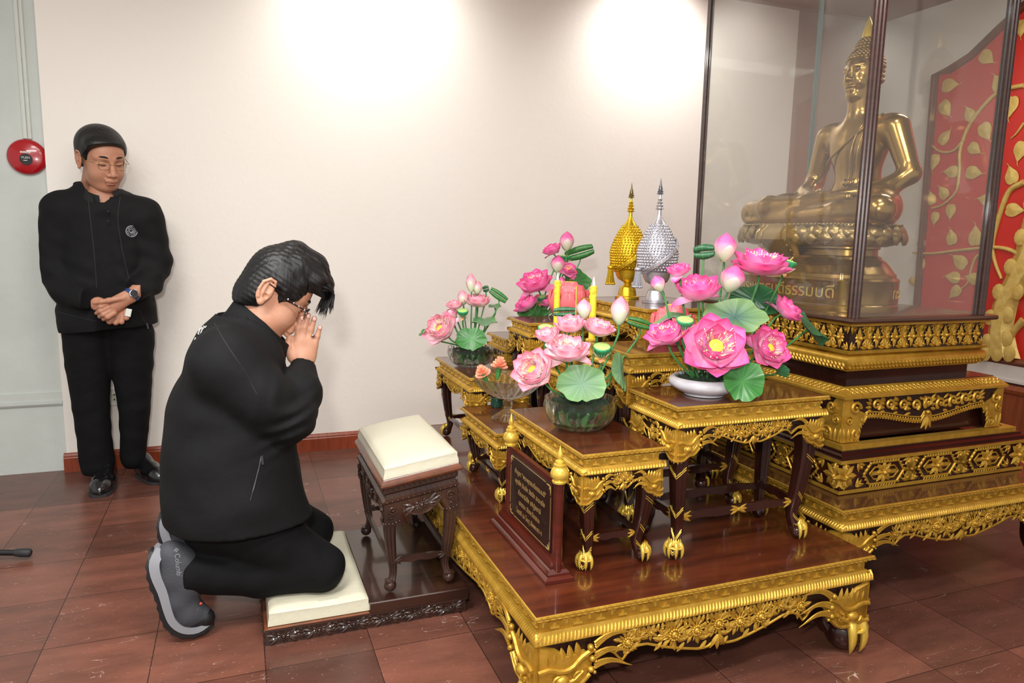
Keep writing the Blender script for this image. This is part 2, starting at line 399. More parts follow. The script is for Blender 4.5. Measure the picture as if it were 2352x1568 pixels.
# equipment stand foot poking in from the left
t = thing('equipment_stand', (-1.35, 3.075, 0), 'black tripod stand of which one rubber-tipped leg enters at the left edge', 'stand')
a = np.array([-1.35, 3.075, .075]); b = np.array([-.775, 2.985, .026])
MB().add(tube([(-1.35, 3.075, .03), (-1.35, 3.075, 1.45)], .014, 14)).add(lathe([(.03, .045), (.034, .05), (.034, .10), (.02, .11)], 16), basis((-1.35, 3.075, 0), (1, 0, 0), (0, 1, 0), (0, 0, 1))).build('pole', BLACK, t, 40)
for e_ in ((-1.66, 2.62, .012), (-1.62, 3.55, .012)): MB().add(tube([a, e_], .011, 12)).build('leg', BLACK, t, 40)
MB().add(tube([a, b], .011, 12)).build('leg', BLACK, t, 40)
d = nrm(b - a)
MB().add(tube([b - d * .03, b - d * .01, b + d * .018, b + d * .024], [.013, .016, .016, .011], 14)).build('rubber_tip', mat('rubber', srgb(38, 38, 42), .6), t, 40)

# ------------------------------------------------------------------ carving units (local x,y in the panel, z outwards)
def _leaf(n=5):
    V = []; F = []; k = 5
    for i in range(n + 1):
        t = i / n; wdt = .5 * math.sin(PI * min(1, t * .92 + .06)) ** .8 * (1 - .25 * t)
        for j in range(k):
            s = (j / (k - 1) - .5) * 2
            V.append((t, s * wdt, .16 * (1 - s * s) * math.sin(PI * (t * .85 + .12)) + (.07 if j == 2 else 0) + .10 * math.sin(PI * t)))
    for i in range(n):
        for j in range(k - 1):
            a = i * k + j; F.append((a, a + k, a + k + 1, a + 1))
    return np.array(V), F
LEAF = _leaf()
DOME = sphere((0, 0, 0), 1, 8, 4)
DOMEL = sphere((0, 0, 0), 1, 10, 6)
def leaf(mb, x, y, a, l, w, h=1., z=0., M=None):
    V = LEAF[0] * np.array([l, w, h * min(l, w) * 1.3]); V = V @ rot2(a).T + np.array([x, y, z]); mb.add((V, LEAF[1]), M)
def knob(mb, x, y, r, z=0., M=None, h=1.):
    mb.add((DOME[0] * np.array([r, r, r * h]) + np.array([x, y, z]), DOME[1]), M)
def rosette(mb, x, y, r, n=14, M=None, z=0., a0=0.):
    for k in range(n):
        a = a0 + 2 * PI * k / n
        leaf(mb, x + .3 * r * math.cos(a), y + .3 * r * math.sin(a), a, .72 * r, .40 * r * 9 / n, .9, z, M)
    for k in range(n):
        a = a0 + 2 * PI * (k + .5) / n
        knob(mb, x + .42 * r * math.cos(a), y + .42 * r * math.sin(a), .13 * r, z + .12 * r, M)
    mb.add((DOMEL[0] * np.array([.34 * r, .34 * r, .3 * r]) + np.array([x, y, z + .05 * r]), DOMEL[1]), M)
    knob(mb, x, y, .13 * r, z + .33 * r, M)
def scroll(mb, x, y, r, a0, turns=1.25, hand=1, wd=.22, M=None, z=0.):
    n = 14; P = []; R = []
    for i in range(n):
        t = i / (n - 1); rr = r * (1 - .82 * t); a = a0 + hand * turns * 2 * PI * t
        P.append((x + rr * math.cos(a), y + rr * math.sin(a), z + .12 * r + .15 * r * t)); R.append(r * wd * (1 - .45 * t))
    mb.add(tube(P, np.array(R), 6), M); knob(mb, P[-1][0], P[-1][1], r * .24, P[-1][2], M)
def wave(mb, x, y, a, l, w, hand=1, M=None, z=0.):   # flame-like tress
    for k in (-1, 0, 1):
        P = []
        for i in range(8):
            t = i / 7; px = t * l; py = hand * w * (.55 * math.sin(t * 4.2) + k * .36 * (1 - t)); q = rot2(a) @ np.array([px, py, 0])
            P.append((x + q[0], y + q[1], z + w * .2))
        mb.add(tube(P, np.linspace(w * .24, w * .03, 8), 6), M)

def apron_depth(t, H, c, Hc):                  # depth of the scalloped lower edge; t 0..1 along the side, c corner share
    s = min(t, 1 - t) * 2
    q = lambda v: c + (1 - c) * (v - .26) / .74
    pts = [(0, Hc), (c * .5, Hc * .86), (c * .9, Hc * .62), (c, .62 * H), (q(.30), .44 * H), (q(.34), .40 * H), (q(.38), .46 * H), (q(.43), .72 * H), (q(.46), .56 * H), (q(.51), .44 * H), (q(.57), .45 * H), (q(.68), .62 * H), (q(.78), .74 * H), (q(.88), .84 * H), (q(.94), .84 * H), (q(.97), .76 * H), (1, .60 * H)]
    for (a, b), (d, e) in zip(pts, pts[1:]):
        if s <= d: f = (s - a) / (d - a + 1e-9); return b + (e - b) * f
    return pts[-1][1]

def apron(gold, dark, M, L, H, Hc, cw, style='flowers', th=.010, back=-.001):
    # M: frame with x along the side, y up (0 = top), z outwards
    n = max(30, int(L / .012)); c = min(.9, 2 * cw / L); R = []
    for i in range(n + 1):
        t = i / n; d = apron_depth(t, H, c, Hc)
        R.append([(t * L, 0, back), (t * L, -d, back), (t * L, -d, back - th), (t * L, 0, back - th)])
    dark.add(loft(R, True, True), M)
    P = []                                      # gold bead along the lower edge
    for i in range(n + 1):
        t = i / n
        if c * .5 <= t <= 1 - c * .5: P.append((t * L, -apron_depth(t, H, c, Hc), .001))
    if len(P) > 3: gold.add(tube(P, .0028 * (H / .07) ** .5, 6), M)
    r_ = random.Random(int(L * 1000))
    for sd in (0, 1):                           # dragon head at each end
        X = (lambda v: v) if sd == 0 else (lambda v: L - v)
        hd = 1 if sd == 0 else -1; A = (lambda a: a) if sd == 0 else (lambda a: PI - a)
        k = Hc
        V, F = rsweep(0, 1, 0, 1, [(0, 0), (.0, .6), (.12, 1)], True)
        gold.add(loft([[(X(q[0] * cw), -q[1] * k, 0), (X(q[0] * cw), -q[1] * k, .05 * k)] for q in ((0, .02), (0, .98))] , False, False), M)
        pl = [(0, 0), (0, .97), (.25, .99), (.5, .88), (.75, .82), (1.0, .60), (1.05, .35), (.85, .2), (.5, .22), (.3, .08)]
        lo = [(X(u * cw), -v * k, .0) for u, v in pl]; hi = [(X(.5 * cw + (u - .5) * cw * .9), -(.5 + (v - .5) * .9) * k, .055 * k) for u, v in pl]
        if sd: lo = lo[::-1]; hi = hi[::-1]
        lo = lo[::-1]; hi = hi[::-1]
        gold.add(loft([lo, hi], True, True), M)
        P = [(X(cw * u), -k * v, .07 * k) for u, v in ((0, .42), (.2, .40), (.42, .47), (.62, .44), (.78, .30), (.98, .2))]
        gold.add(tube(curve(P, 12), .042 * k, 6), M)
        P = [(X(cw * u), -k * v, .07 * k) for u, v in ((0, .92), (.25, .93), (.5, .80), (.72, .78), (.95, .60))]
        gold.add(tube(curve(P, 12), .035 * k, 6), M)
        P = [(X(cw * u), -k * v, .08 * k) for u, v in ((0, .74), (.25, .76), (.42, .66), (.62, .66), (.82, .52))]
        gold.add(tube(curve(P, 12), .04 * k, 6), M)
        gold.add((DOMEL[0] * np.array([.13 * k, .10 * k, .10 * k]) + np.array([X(cw * .42), -k * .60, .08 * k]), DOMEL[1]), M)
        scroll(gold, X(cw * .34), -k * .62, .12 * k, 0, 1.1, hd, .24, M, .09 * k)
        scroll(gold, X(cw * .72), -k * .60, .09 * k, 1, 1.1, hd, .26, M, .07 * k)
        for q in ((.94, .14), (.98, .34), (.96, .52)):
            knob(gold, X(cw * q[0]), -k * q[1], .058 * k, .08 * k, M); knob(gold, X(cw * (q[0] + .07)), -k * (q[1] + .06), .035 * k, .08 * k, M)
        for i in range(5): leaf(gold, X(cw * (.18 + .14 * i)), -k * (.38 - .02 * i), A(PI / 2 + .15), .26 * k, .13 * k, .8, .03 * k, M)
        for i in range(6): leaf(gold, X(cw * (.08 + .15 * i)), -k * (.88 - .035 * i * i / 2), A(-PI / 2 - .1), .16 * k, .10 * k, .8, .03 * k, M)
        if L > 5 * cw * .62:
            for i, v in enumerate((.12, .30, .46)):
                if v * k < H * .75: wave(gold, X(cw * 1.02), -k * v, A((.25, 0, -.12)[i]), min(cw * .75, L * .14), .12 * k, hd, M, .01)
    x0 = cw * 1.45; x1 = L - x0; span = x1 - x0
    if span > H * .9:
        fl = max(1, int(round(span / (H * .60))));  fl += (fl + 1) % 2
        for i in range(fl):
            x = x0 + span * (i + .5) / fl; d = apron_depth(x / L, H, c, Hc)
            big = 1.0 if (i % 2 == fl // 2 % 2) else .72
            r = min(.42 * H, .50 * d, .80 * span / fl) * big; y = -d * .50 + (.04 * H if i % 2 else -.02 * H)
            for k in range(7):
                a = 2 * PI * k / 7 + i; leaf(gold, x + .55 * r * math.cos(a), y + .55 * r * math.sin(a), a + .3, .68 * r, .42 * r, .8, -.0005, M)
            rosette(gold, x, y, r * .86, 13, M, .001, i)
            xs = x + span / fl * .5
            if i < fl - 1:
                ds = apron_depth(xs / L, H, c, Hc)
                scroll(gold, xs, -ds * .24, .13 * H, r_.random() * 6, 1.1, 1 if i % 2 else -1, .2, M)
                for q in range(6): leaf(gold, xs, -ds * (.42 + .08 * q), -1.6 + q * 1.1, .26 * H, .14 * H, .8, 0, M)
                for q in range(5): leaf(gold, xs + (q - 2) * .1 * H, -.04 * H, -PI / 2 + (q - 2) * .3, .2 * H, .12 * H, .8, 0, M)
                leaf(gold, xs - .1 * H, -ds * .72, .4, .26 * H, .14 * H, .8, 0, M)
    else:
        x = L / 2; r = min(.36 * H, span * .5)
        rosette(gold, x, -.42 * H, r, 12, M, .002)
        for s in (-1, 1):
            scroll(gold, x + s * r * 1.15, -.62 * H, .16 * H, PI / 2 - s * 1.5, 1.1, s, .2, M)
            P = [(x + s * r * u, -H * v, .003) for u, v in ((0, .98), (.45, 1.03), (.8, .92), (1.1, .78), (1.5, .62))]
            gold.add(tube(curve(P, 10), .035 * H, 6), M); wave(gold, x + s * r * .8, -.15 * H, A(0) if s > 0 else PI, r * 1.1, .1 * H, s, M)
    for q in (-.6, 0, .6): leaf(gold, L / 2, -.58 * H, -PI / 2 + q, .36 * H, .17 * H, .9, .002, M)

def moulding(gold, x0, x1, y0, y1, zt, k=1., edge=.013, fret=.03, reed=.02, big=False):
    # leaf-carved lip, fret band and reeded roll around a table top; k is the size factor. returns z of the bottom and its inset
    z0 = zt - edge * k; z1 = z0 - fret * k; z2 = z1 - reed * k
    i1 = .016 * k; i2 = .018 * k
    gold.add(rsweep(x0, x1, y0, y1, [(.010 * k, z2), (-.0, z2 + .003 * k), (-.0, z2 + .006 * k), (.003 * k, z2 + reed * .5 * k), (i2 * .7, z1 + .001 * k), (i2, z1), (i2, z0 - .006 * k), (.012 * k, z0 - .002), (.002, z0 + .002 * k), (0, z0 + .5 * edge * k), (.001, zt - .001), (.004, zt + .0006)]))
    sides = [((x0, y0), (1, 0), (0, -1), x1 - x0), ((x1, y0), (0, 1), (1, 0), y1 - y0), ((x1, y1), (-1, 0), (0, 1), x1 - x0), ((x0, y1), (0, -1), (-1, 0), y1 - y0)]
    for (ox, oy), u, wv, L in sides:
        M = basis((ox, oy, 0), (*u, 0), (0, 0, 1), (*wv, 0))
        n = int(L / (.016 * k))                 # lip leaves in two overlapping rows
        for i in range(n):
            x = (i + .5) * L / n
            for r in (0, 1): leaf(gold, x + r * .004 * k - .007 * k, zt - (.003 + .006 * r) * k, -.08, .016 * k, .006 * k, .6, -.001, M)
        n = max(2, int(L / (.030 * k))); dx = (L - 2 * i2) / n; h = fret * k
        for i in range(n):                      # interlocking T keys, their glancing highlight painted in as a brighter gold
            a = i2 + i * dx; s = i % 2
            yb = z1 + h * (.24 if s else .76); ye = z1 + h * (.62 if s else .38); bw = .0021 * k
            gold.add(box(a - dx * .12, a + dx * .62, yb - bw, yb + bw, -i2 - .001, -i2 + .0045 * k), M, 1)
            gold.add(box(a + dx * .25 - bw, a + dx * .25 + bw, min(yb, ye), max(yb, ye), -i2 - .001, -i2 + .0044 * k), M, 1)
        n = int(L / (.0095 * k)); dx = L / n     # slanting reeds
        for i in range(n):
            a = i * dx; V = []; F = []
            for r in range(4):
                t = r / 3; y = z2 + .005 * k + (reed - .006) * k * t; zo = -(i2 * .8) * t ** 1.5 ; x = a + dx * .5 + .006 * k * t
                for j in range(3): V.append((x + (j - 1) * dx * .46, y, zo + ((.0006, .0036, .0036, .0014)[r] * k if j == 1 else -.0008)))
            for r in range(3):
                for j in range(2): q = r * 3 + j; F.append((q, q + 1, q + 4, q + 3))
            gold.add((np.array(V), F), M)
    return z2, .010 * k

def claw_foot(ball, gold, c, z, r, out):       # ball held by a gilded three-clawed paw; out = diagonal outward direction
    ball.add(sphere((c[0], c[1], z + r), (r, r, r), 16, 10))
    o = np.array([out[0], out[1], 0.]); o /= np.linalg.norm(o); ang0 = math.atan2(o[1], o[0])
    for q in (-1.15, -.4, .4, 1.15):
        a = ang0 + q; d = np.array([math.cos(a), math.sin(a), 0])
        P = [np.array([c[0], c[1], z]) + d * r * u + np.array([0, 0, r * v]) for u, v in ((.50, 2.05), (.92, 1.75), (1.12, 1.2), (1.08, .6), (.94, .14))]
        gold.add(tube(curve(P, 9), np.array([.30, .32, .30, .26, .23, .20, .15, .09, .02]) * r, 8))
    for q in (-1.2, -.8, -.4, 0, .4, .8, 1.2):
        a = ang0 + q; d = np.array([math.cos(a), math.sin(a), 0]); s = np.array([-d[1], d[0], 0])
        M = np.eye(4); M[:3, 0] = nrm(np.array([0, 0, 1]) - .25 * d); M[:3, 1] = s; M[:3, 2] = d; M[:3, 3] = np.array([c[0], c[1], z]) + d * r * 1.0 + np.array([0, 0, r * 1.35])
        V = LEAF[0] * np.array([1.25 * r, .55 * r, .35 * r]); gold.add((V, LEAF[1]), M)
    cr = [np.array([c[0], c[1], z]) + np.array([math.cos(ang0 + q), math.sin(ang0 + q), 0]) * r * 1.16 + np.array([0, 0, r * (1.5 + .04 * (k % 2))]) for k, q in enumerate(np.linspace(-1.3, 1.3, 11))]
    gold.add(tube(cr, .1 * r, 6))

def leg(par, x, y, zb, zt, out, r, mats, bands=True, short=False, clawmat=None, rows=4):
    o = np.array([out[0], out[1], 0.]) / math.sqrt(2); base = np.array([x, y, 0.]); h = zt - zb
    fr = r * .95
    if short: keys = [(0, -.9, 1.0), (.25, -.75, .95), (.42, -.75, .75), (.58, -.95, .52), (.70, -.75, .50), (.80, -.2, .62)]
    else: keys = [(0, -.35, 1.0), (.15, .0, 1.0), (.32, .12, .90), (.6, -.35, .72), (.78, -.78, .56), (.86, -.55, .55), (.92, -.1, .70)]
    f0 = fr * 2.1 / h
    P = []; R = []
    for t, d, k in keys:
        P.append(base + o * d * r + np.array([0, 0, zt - t * h])); R.append(k * r)
    P.append(base + o * .0 * r + np.array([0, 0, zb + fr * 1.9])); R.append(.8 * r)
    P = curve(P, 22); R = np.interp(np.linspace(0, 1, 22), np.linspace(0, 1, len(R)), R)
    a = np.linspace(0, 2 * PI, 40, endpoint=False); ax = math.atan2(o[1], o[0])
    def ring(p, rr, grow=1.):
        q = []
        for t in a:
            b = t - ax; sq = 1 / max(abs(math.cos(b - 0) * .7071 + math.sin(b) * .7071), abs(math.cos(b) * .7071 - math.sin(b) * .7071))
            rad = rr * min(sq, 1.30) * .92 * (1 + .055 * math.cos(10 * b)) * grow
            q.append((p[0] + rad * math.cos(t), p[1] + rad * math.sin(t), p[2]))
        return q
    lg = MB(); lg.add(loft([ring(p, q) for p, q in zip(P, R)], True, True))
    if bands:
        for i in range(rows):
            t = .28 + .50 * i / (rows - 1); j = t * 21; k = int(j); p = P[k] * (1 - j + k) + P[k + 1] * (j - k); rr = R[k]
            for dz in (0, .007):
                Q = []
                for q in np.linspace(-1.25, 1.25, 13):
                    b_ = q; sq = 1 / max(abs(math.cos(b_) * .7071 + math.sin(b_) * .7071), abs(math.cos(b_) * .7071 - math.sin(b_) * .7071))
                    rad = rr * min(sq, 1.30) * .95; zz = p[2] - .020 * (r / .022) * (1 - abs(q) / 1.25) + dz + .0022 * ((int(abs(q) * 9)) % 2)
                    ii = np.interp(zz, P[::-1, 2], np.arange(22.)[::-1]); rad *= np.interp(ii, np.arange(22), R) / rr; Q.append((np.interp(ii, np.arange(22), P[:, 0]) + rad * math.cos(q + ax), np.interp(ii, np.arange(22), P[:, 1]) + rad * math.sin(q + ax), zz))
                lg.add(tube(Q, .0012 * (r / .022), 5), m=1)
    lo = lg.build('leg', [mats[0], GOLDB], par, 40)
    b = MB(); g = MB(); claw_foot(b, g, (x, y), zb + .0015, fr, out)
    b.build('foot_ball', mats[0], lo, 60)
    if clawmat is not None: g.build('claw', clawmat, lo, 50)
    return lo

def stretcher(par, a, b, z, h, th, mats, gold=True, mid=True):
    a = np.array(a, float); b = np.array(b, float); L = np.linalg.norm(b - a); u = (b - a) / L; wv = np.array([u[1], -u[0]])
    M = basis((a[0], a[1], z), (u[0], u[1], 0), (0, 0, 1), (wv[0], wv[1], 0))
    R = []
    for i in range(17):
        t = i / 16; s = min(t, 1 - t) * 2; top = h / 2 * (.55 + .45 * min(1, max(0, (s - .25) / .2))); bot = -h / 2 * (.8 + .2 * math.cos(s * 9))
        R.append([(t * L, bot, -th / 2), (t * L, bot, th / 2), (t * L, top, th / 2), (t * L, top, -th / 2)])
    st = MB().add(loft(R, True, True), M)
    if gold:
        g = MB()
        for x, s in ((.0, 1), (L, -1)):
            for k in (-.5, 0, .5): leaf(g, x + s * h * .55, 0, (0 if s > 0 else PI) + k, h * 1.2, h * .4, .6, th / 2, M)
            knob(g, x + s * h * .8, 0, h * .2, th / 2, M)
        if mid and L > .3:
            for k in (0, .45, -.45, PI, PI + .45, PI - .45): leaf(g, L / 2, 0, k, h * 1.15, h * .4, .6, th / 2, M)
            knob(g, L / 2, 0, h * .25, th / 2, M)
        for v, f in zip([0], [0]): st.add((np.concatenate(g.V), g.F), m=1)
    st = st.build('stretcher', [mats[0], mats[1]], par, 35)

def altar_table(name, x0, x1, y0, y1, zb, zt, label, group=None, k=1., H=.062, Hc=.085, cw=.06, r=.022, short=False, top=None, fret=.03, reed=.02, stretch=True, bands=True, inset=.03, cat='table', mats=None, rows=4):
    mats = mats or (WOODD, GOLD)
    t = thing(name, ((x0 + x1) / 2, (y0 + y1) / 2, zb), label, cat, group)
    MB().add(rsweep(x0, x1, y0, y1, [(.004, zt - .012), (.004, zt)], True)).build('table_top', top or WOOD, t, 0)
    g = MB(); zl, ins = moulding(g, x0, x1, y0, y1, zt, k, fret=fret, reed=reed); g.build('carved_moulding', [mats[1], GOLDB], t, 35)
    sides = [((x0 + ins, y0 + ins), (1, 0), (0, -1), x1 - x0 - 2 * ins), ((x1 - ins, y0 + ins), (0, 1), (1, 0), y1 - y0 - 2 * ins), ((x1 - ins, y1 - ins), (-1, 0), (0, 1), x1 - x0 - 2 * ins), ((x0 + ins, y1 - ins), (0, -1), (-1, 0), y1 - y0 - 2 * ins)]
    for (ox, oy), u, wv, L in sides:
        M = basis((ox, oy, zl), (*u, 0), (0, 0, 1), (*wv, 0)); g = MB(); d = MB()
        apron(g, d, M, L, H, Hc, cw)
        ap = d.build('apron', DARK, t, 20); g.build('gilded_carving', mats[1], ap, 50)
    e = inset + (.55 * r if not short else .5 * r)
    zleg = zl - .3 * Hc
    C = [(x0 + e, y0 + e, -1, -1), (x1 - e, y0 + e, 1, -1), (x1 - e, y1 - e, 1, 1), (x0 + e, y1 - e, -1, 1)]
    for x, y, a, b in C: leg(t, x, y, zb, zl - .004, (a, b), r, mats, bands, short, GOLDB, rows)
    if stretch:
        zs = zb + (zl - zb) * .30; P = [c[:2] for c in C]
        cs = .45 * r
        for i in range(4):
            a, b = np.array(P[i]), np.array(P[(i + 1) % 4]); u = nrm(b - a); mid = np.array([(x0 + x1) / 2, (y0 + y1) / 2]); n_ = nrm(mid - (a + b) / 2)
            stretcher(t, a + u * .4 * r + n_ * cs, b - u * .4 * r + n_ * cs, zs, .022 * k * (1.25 if r > .024 else 1), .012, (WOODD, mats[1]))
    return t

# ------------------------------------------------------------------ the altar tables
ZP = .31
altar_table('altar_platform', .645, 1.739, 1.474, 3.29, 0, ZP, 'large low gilded platform table that carries the stepped altar tables', cat='platform table',
            k=1.08, H=.12, Hc=.16, cw=.15, r=.058, short=True, fret=.032, reed=.028, stretch=False, bands=False, inset=.02)
SMALL = 'stepped claw-footed tables on the altar platform'
def small(*a, **k): return altar_table('altar_table', *a, group=SMALL, **k)
small(.835, 1.10, 1.63, 2.17, ZP, .655, 'small gilded claw-foot table under the largest cut glass bowl of pale lotus', k=.95, H=.058, Hc=.085, cw=.062, r=.023)
small(.835, 1.10, 2.62, 3.13, ZP, .672, 'gilded claw-foot table by the wall under the left pale pink lotus bowl', k=.95, H=.058, Hc=.085, cw=.062, r=.023)
small(.795, 1.07, 2.19, 2.60, ZP, .565, 'lowest gilded claw-foot table, under the glass compote', k=.9, H=.05, Hc=.072, cw=.058, r=.021)
small(1.112, 1.65, 1.61, 1.875, ZP, .77, 'long gilded claw-foot table under the white bowl of bright pink lotus', H=.07, Hc=.098, cw=.075, r=.026)
small(1.112, 1.65, 2.96, 3.21, ZP, .77, 'gilded table mostly hidden at the back under the bright bouquet by the wall', H=.07, Hc=.098, cw=.075, r=.026)
small(1.112, 1.33, 2.18, 2.66, ZP, .765, 'gilded table in the middle of the set carrying the two yellow candles', H=.07, Hc=.095, cw=.075, r=.025)
small(1.115, 1.62, 1.885, 2.155, ZP, .873, 'tall gilded table behind the white lotus bowl carrying a coral lotus candle', H=.07, Hc=.1, cw=.07, r=.026)
small(1.115, 1.62, 2.695, 2.95, ZP, .873, 'tall gilded table behind the left candle carrying the other coral lotus candle', H=.07, Hc=.1, cw=.07, r=.026)
small(1.345, 1.735, 2.165, 2.685, ZP, .98, 'tallest gilded altar table, carrying the gold and silver tiered offerings', H=.075, Hc=.1, cw=.075, r=.026)

# ------------------------------------------------------------------ pedestal under the glass case
px0, px1, py0, py1 = 1.775, 2.90, 1.640, 2.88
altar_table('pedestal_table', px0, px1, py0, py1, 0, .38, 'wide gilded low table standing on the floor under the stepped pedestal', cat='table',
            k=1.1, H=.112, Hc=.125, cw=.14, r=.05, short=True, fret=.030, reed=.024, stretch=False, bands=False, inset=.02, top=mat('pedestal_wood', srgb(92, 58, 36), .25, coat=.7, vary=(3, srgb(74, 42, 24), (1, 9, 1))))
def four(x0, x1, y0, y1, z):
    return [(basis((x0, y0, z), (1, 0, 0), (0, 0, 1), (0, -1, 0)), x1 - x0), (basis((x1, y0, z), (0, 1, 0), (0, 0, 1), (1, 0, 0)), y1 - y0),
            (basis((x1, y1, z), (-1, 0, 0), (0, 0, 1), (0, 1, 0)), x1 - x0), (basis((x0, y1, z), (0, -1, 0), (0, 0, 1), (-1, 0, 0)), y1 - y0)]
def flower_cell(g, x, y, rx, ry, M, n=8):
    for k in range(n):
        a = 2 * PI * k / n; e = 1 / math.hypot(math.cos(a) / rx, math.sin(a) / ry)
        leaf(g, x + .12 * rx * math.cos(a), y + .12 * ry * math.sin(a), a, e * .98, .62 * min(rx, ry), .8, .001, M)
    knob(g, x, y, .26 * min(rx, ry), .006, M, 1.1)
def corner_leaves(g, x, y, sx, sy, r, M):
    for q, l in ((.25, 1.), (.8, .95), (1.35, .9)): leaf(g, x, y, math.atan2(sy * math.sin(q), sx * math.cos(q)), r * l, r * .42, .8, .001, M)
    knob(g, x + sx * r * .35, y + sy * r * .35, r * .16, .006, M)
def band_diamond(g, M, L, H):
    n = int(round(L / (H * .92))); p = L / n
    for i in range(n + 1):
        x = i * p
        if 0 < i < n: flower_cell(g, x, H / 2, p * .27, H * .40, M, 8)
        for s in (-1, 1):
            if 0 < x + s * .01 < L:
                corner_leaves(g, x + s * p * .06, H * .04, s, 1, p * .36, M); corner_leaves(g, x + s * p * .06, H * .96, s, -1, p * .36, M)
    for i in range(n): 
        x = (i + .5) * p
        for a, l in ((PI / 2, .42 * H), (-PI / 2, .42 * H), (0, .21 * p), (PI, .21 * p)): leaf(g, x, H / 2, a, l, .24 * H, .9, .001, M)
        for a in (PI / 4, 3 * PI / 4, -PI / 4, -3 * PI / 4): leaf(g, x, H / 2, a, .24 * H, .16 * H, .9, .001, M)
        knob(g, x, H / 2, .11 * H, .007, M, 1.2)
def band_hex(g, M, L, H):
    c = H * .75; n = max(1, int(round((L - 2 * c) / (H * 2.6)))); p = (L - 2 * c) / n
    for s, x in ((1, 0), (-1, L)):
        flower_cell(g, x + s * .02, H * .5, c * .7, H * .48, M, 8)
        for y, sy in ((.05, 1), (.95, -1)): corner_leaves(g, x + s * c * .15, H * y, s, sy, H * .38, M)
    for i in range(n):
        x0 = c + i * p; xm = x0 + p / 2; w_ = p * .36
        hexp = [(xm - w_, H * .5), (xm - w_ + H * .32, H * .92), (xm + w_ - H * .32, H * .92), (xm + w_, H * .5), (xm + w_ - H * .32, H * .08), (xm - w_ + H * .32, H * .08), (xm - w_, H * .5)]
        g.add(tube([(a, b, .003) for a, b in hexp], .0045, 6), M)
        for (a, b), (d, e) in zip(hexp, hexp[1:]):
            l = math.hypot(d - a, e - b); m = max(2, int(l / .012))
            for k in range(m): t = (k + .5) / m; leaf(g, a + (d - a) * t, b + (e - b) * t, math.atan2(e - b, d - a) + .9, .013, .008, .9, .005, M)
        inn = [(xm + (a - xm) * .72, H / 2 + (b - H / 2) * .56, .003) for a, b in hexp]
        g.add(tube(inn, .003, 6), M)
        for s in (-1, 1): g.add(box(*sorted((xm + s * H * .2, xm + s * w_ * .62)), H * .43, H * .57, 0, .005), M)
        flower_cell(g, xm, H / 2, H * .42, H * .46, M, 8)
        for x, s in ((x0, 1), (x0 + p, -1)):
            for y, sy in ((.04, 1), (.96, -1)): corner_leaves(g, x + s * .006, H * y, s, sy, H * .40, M)
            if 0 < x - c < L - 2 * c - .001: flower_cell(g, x, H / 2, H * .36, H * .42, M, 8)
t = thing('stepped_pedestal', (2.33, 2.25, .382), 'stepped carved and gilded pedestal in dark wood below the glass case', 'pedestal')
x0, x1, y0, y1 = 1.872, 2.785, 1.756, 2.745
b = MB().add(rsweep(x0, x1, y0, y1, [(0, .382), (0, .396), (.006, .397), (.006, .487), (-.002, .488), (-.002, .500)], False)).add(rsweep(x0 + .0, x1, y0, y1, [(0.0, .500), (.004, .503), (.004, .514), (.012, .520), (.012, .529), (.2, .529)], True))
g = MB().add(rsweep(x0 - .002, x1 + .002, y0 - .002, y1 + .002, [(.012, .3822), (0, .383), (0, .395), (.012, .396)])).add(rsweep(x0 - .003, x1 + .003, y0 - .003, y1 + .003, [(.012, .488), (0, .4885), (0, .500), (.012, .5005)])).add(rsweep(x0 + .017, x1 - .035, y0 + .017, y1 - .035, [(.03, .5292), (0, .5295), (0, .547), (.03, .5475)]))
for M, L in four(x0 + .005, x1 - .005, y0 + .005, y1 - .005, .397): band_hex(g, M, L, .09)
p = b.build('lower_box', WOODD, t, 20); g.build('gilded_carving', GOLD, p, 45)
# middle stage: footed frame with scrollwork
x0, x1, y0, y1 = 1.892, 2.695, 1.783, 2.715
b = MB().add(rsweep(x0 + .045, x1 - .045, y0 + .045, y1 - .045, [(0, .5476), (0, .703)], True))
g = MB()
g.add(rsweep(x0, x1, y0, y1, [(.03, .7025), (0, .703), (0, .712), (.034, .739), (.05, .7405)]))
for M, L in four(x0, x1, y0, y1, .712):
    n = int(L / .022); M2 = M.copy(); sl = nrm(np.array([0, .027, -.034])); M2[:3, 1] = M[:3, :3] @ sl; M2[:3, 2] = nrm(np.cross(M[:3, 0], M2[:3, 1]))
    for i in range(n):
        x = .03 + (L - .06) * (i + .5) / n; h = .043
        for a in (0.9, PI - .9, -.9, PI + .9): leaf(g, x, h * .5, a, .019, .007, 1., .0005, M2)
        knob(g, x, h * .5, .0045, .001, M2); knob(g, x + .011, h * .5, .003, .0005, M2)
fr = MB()
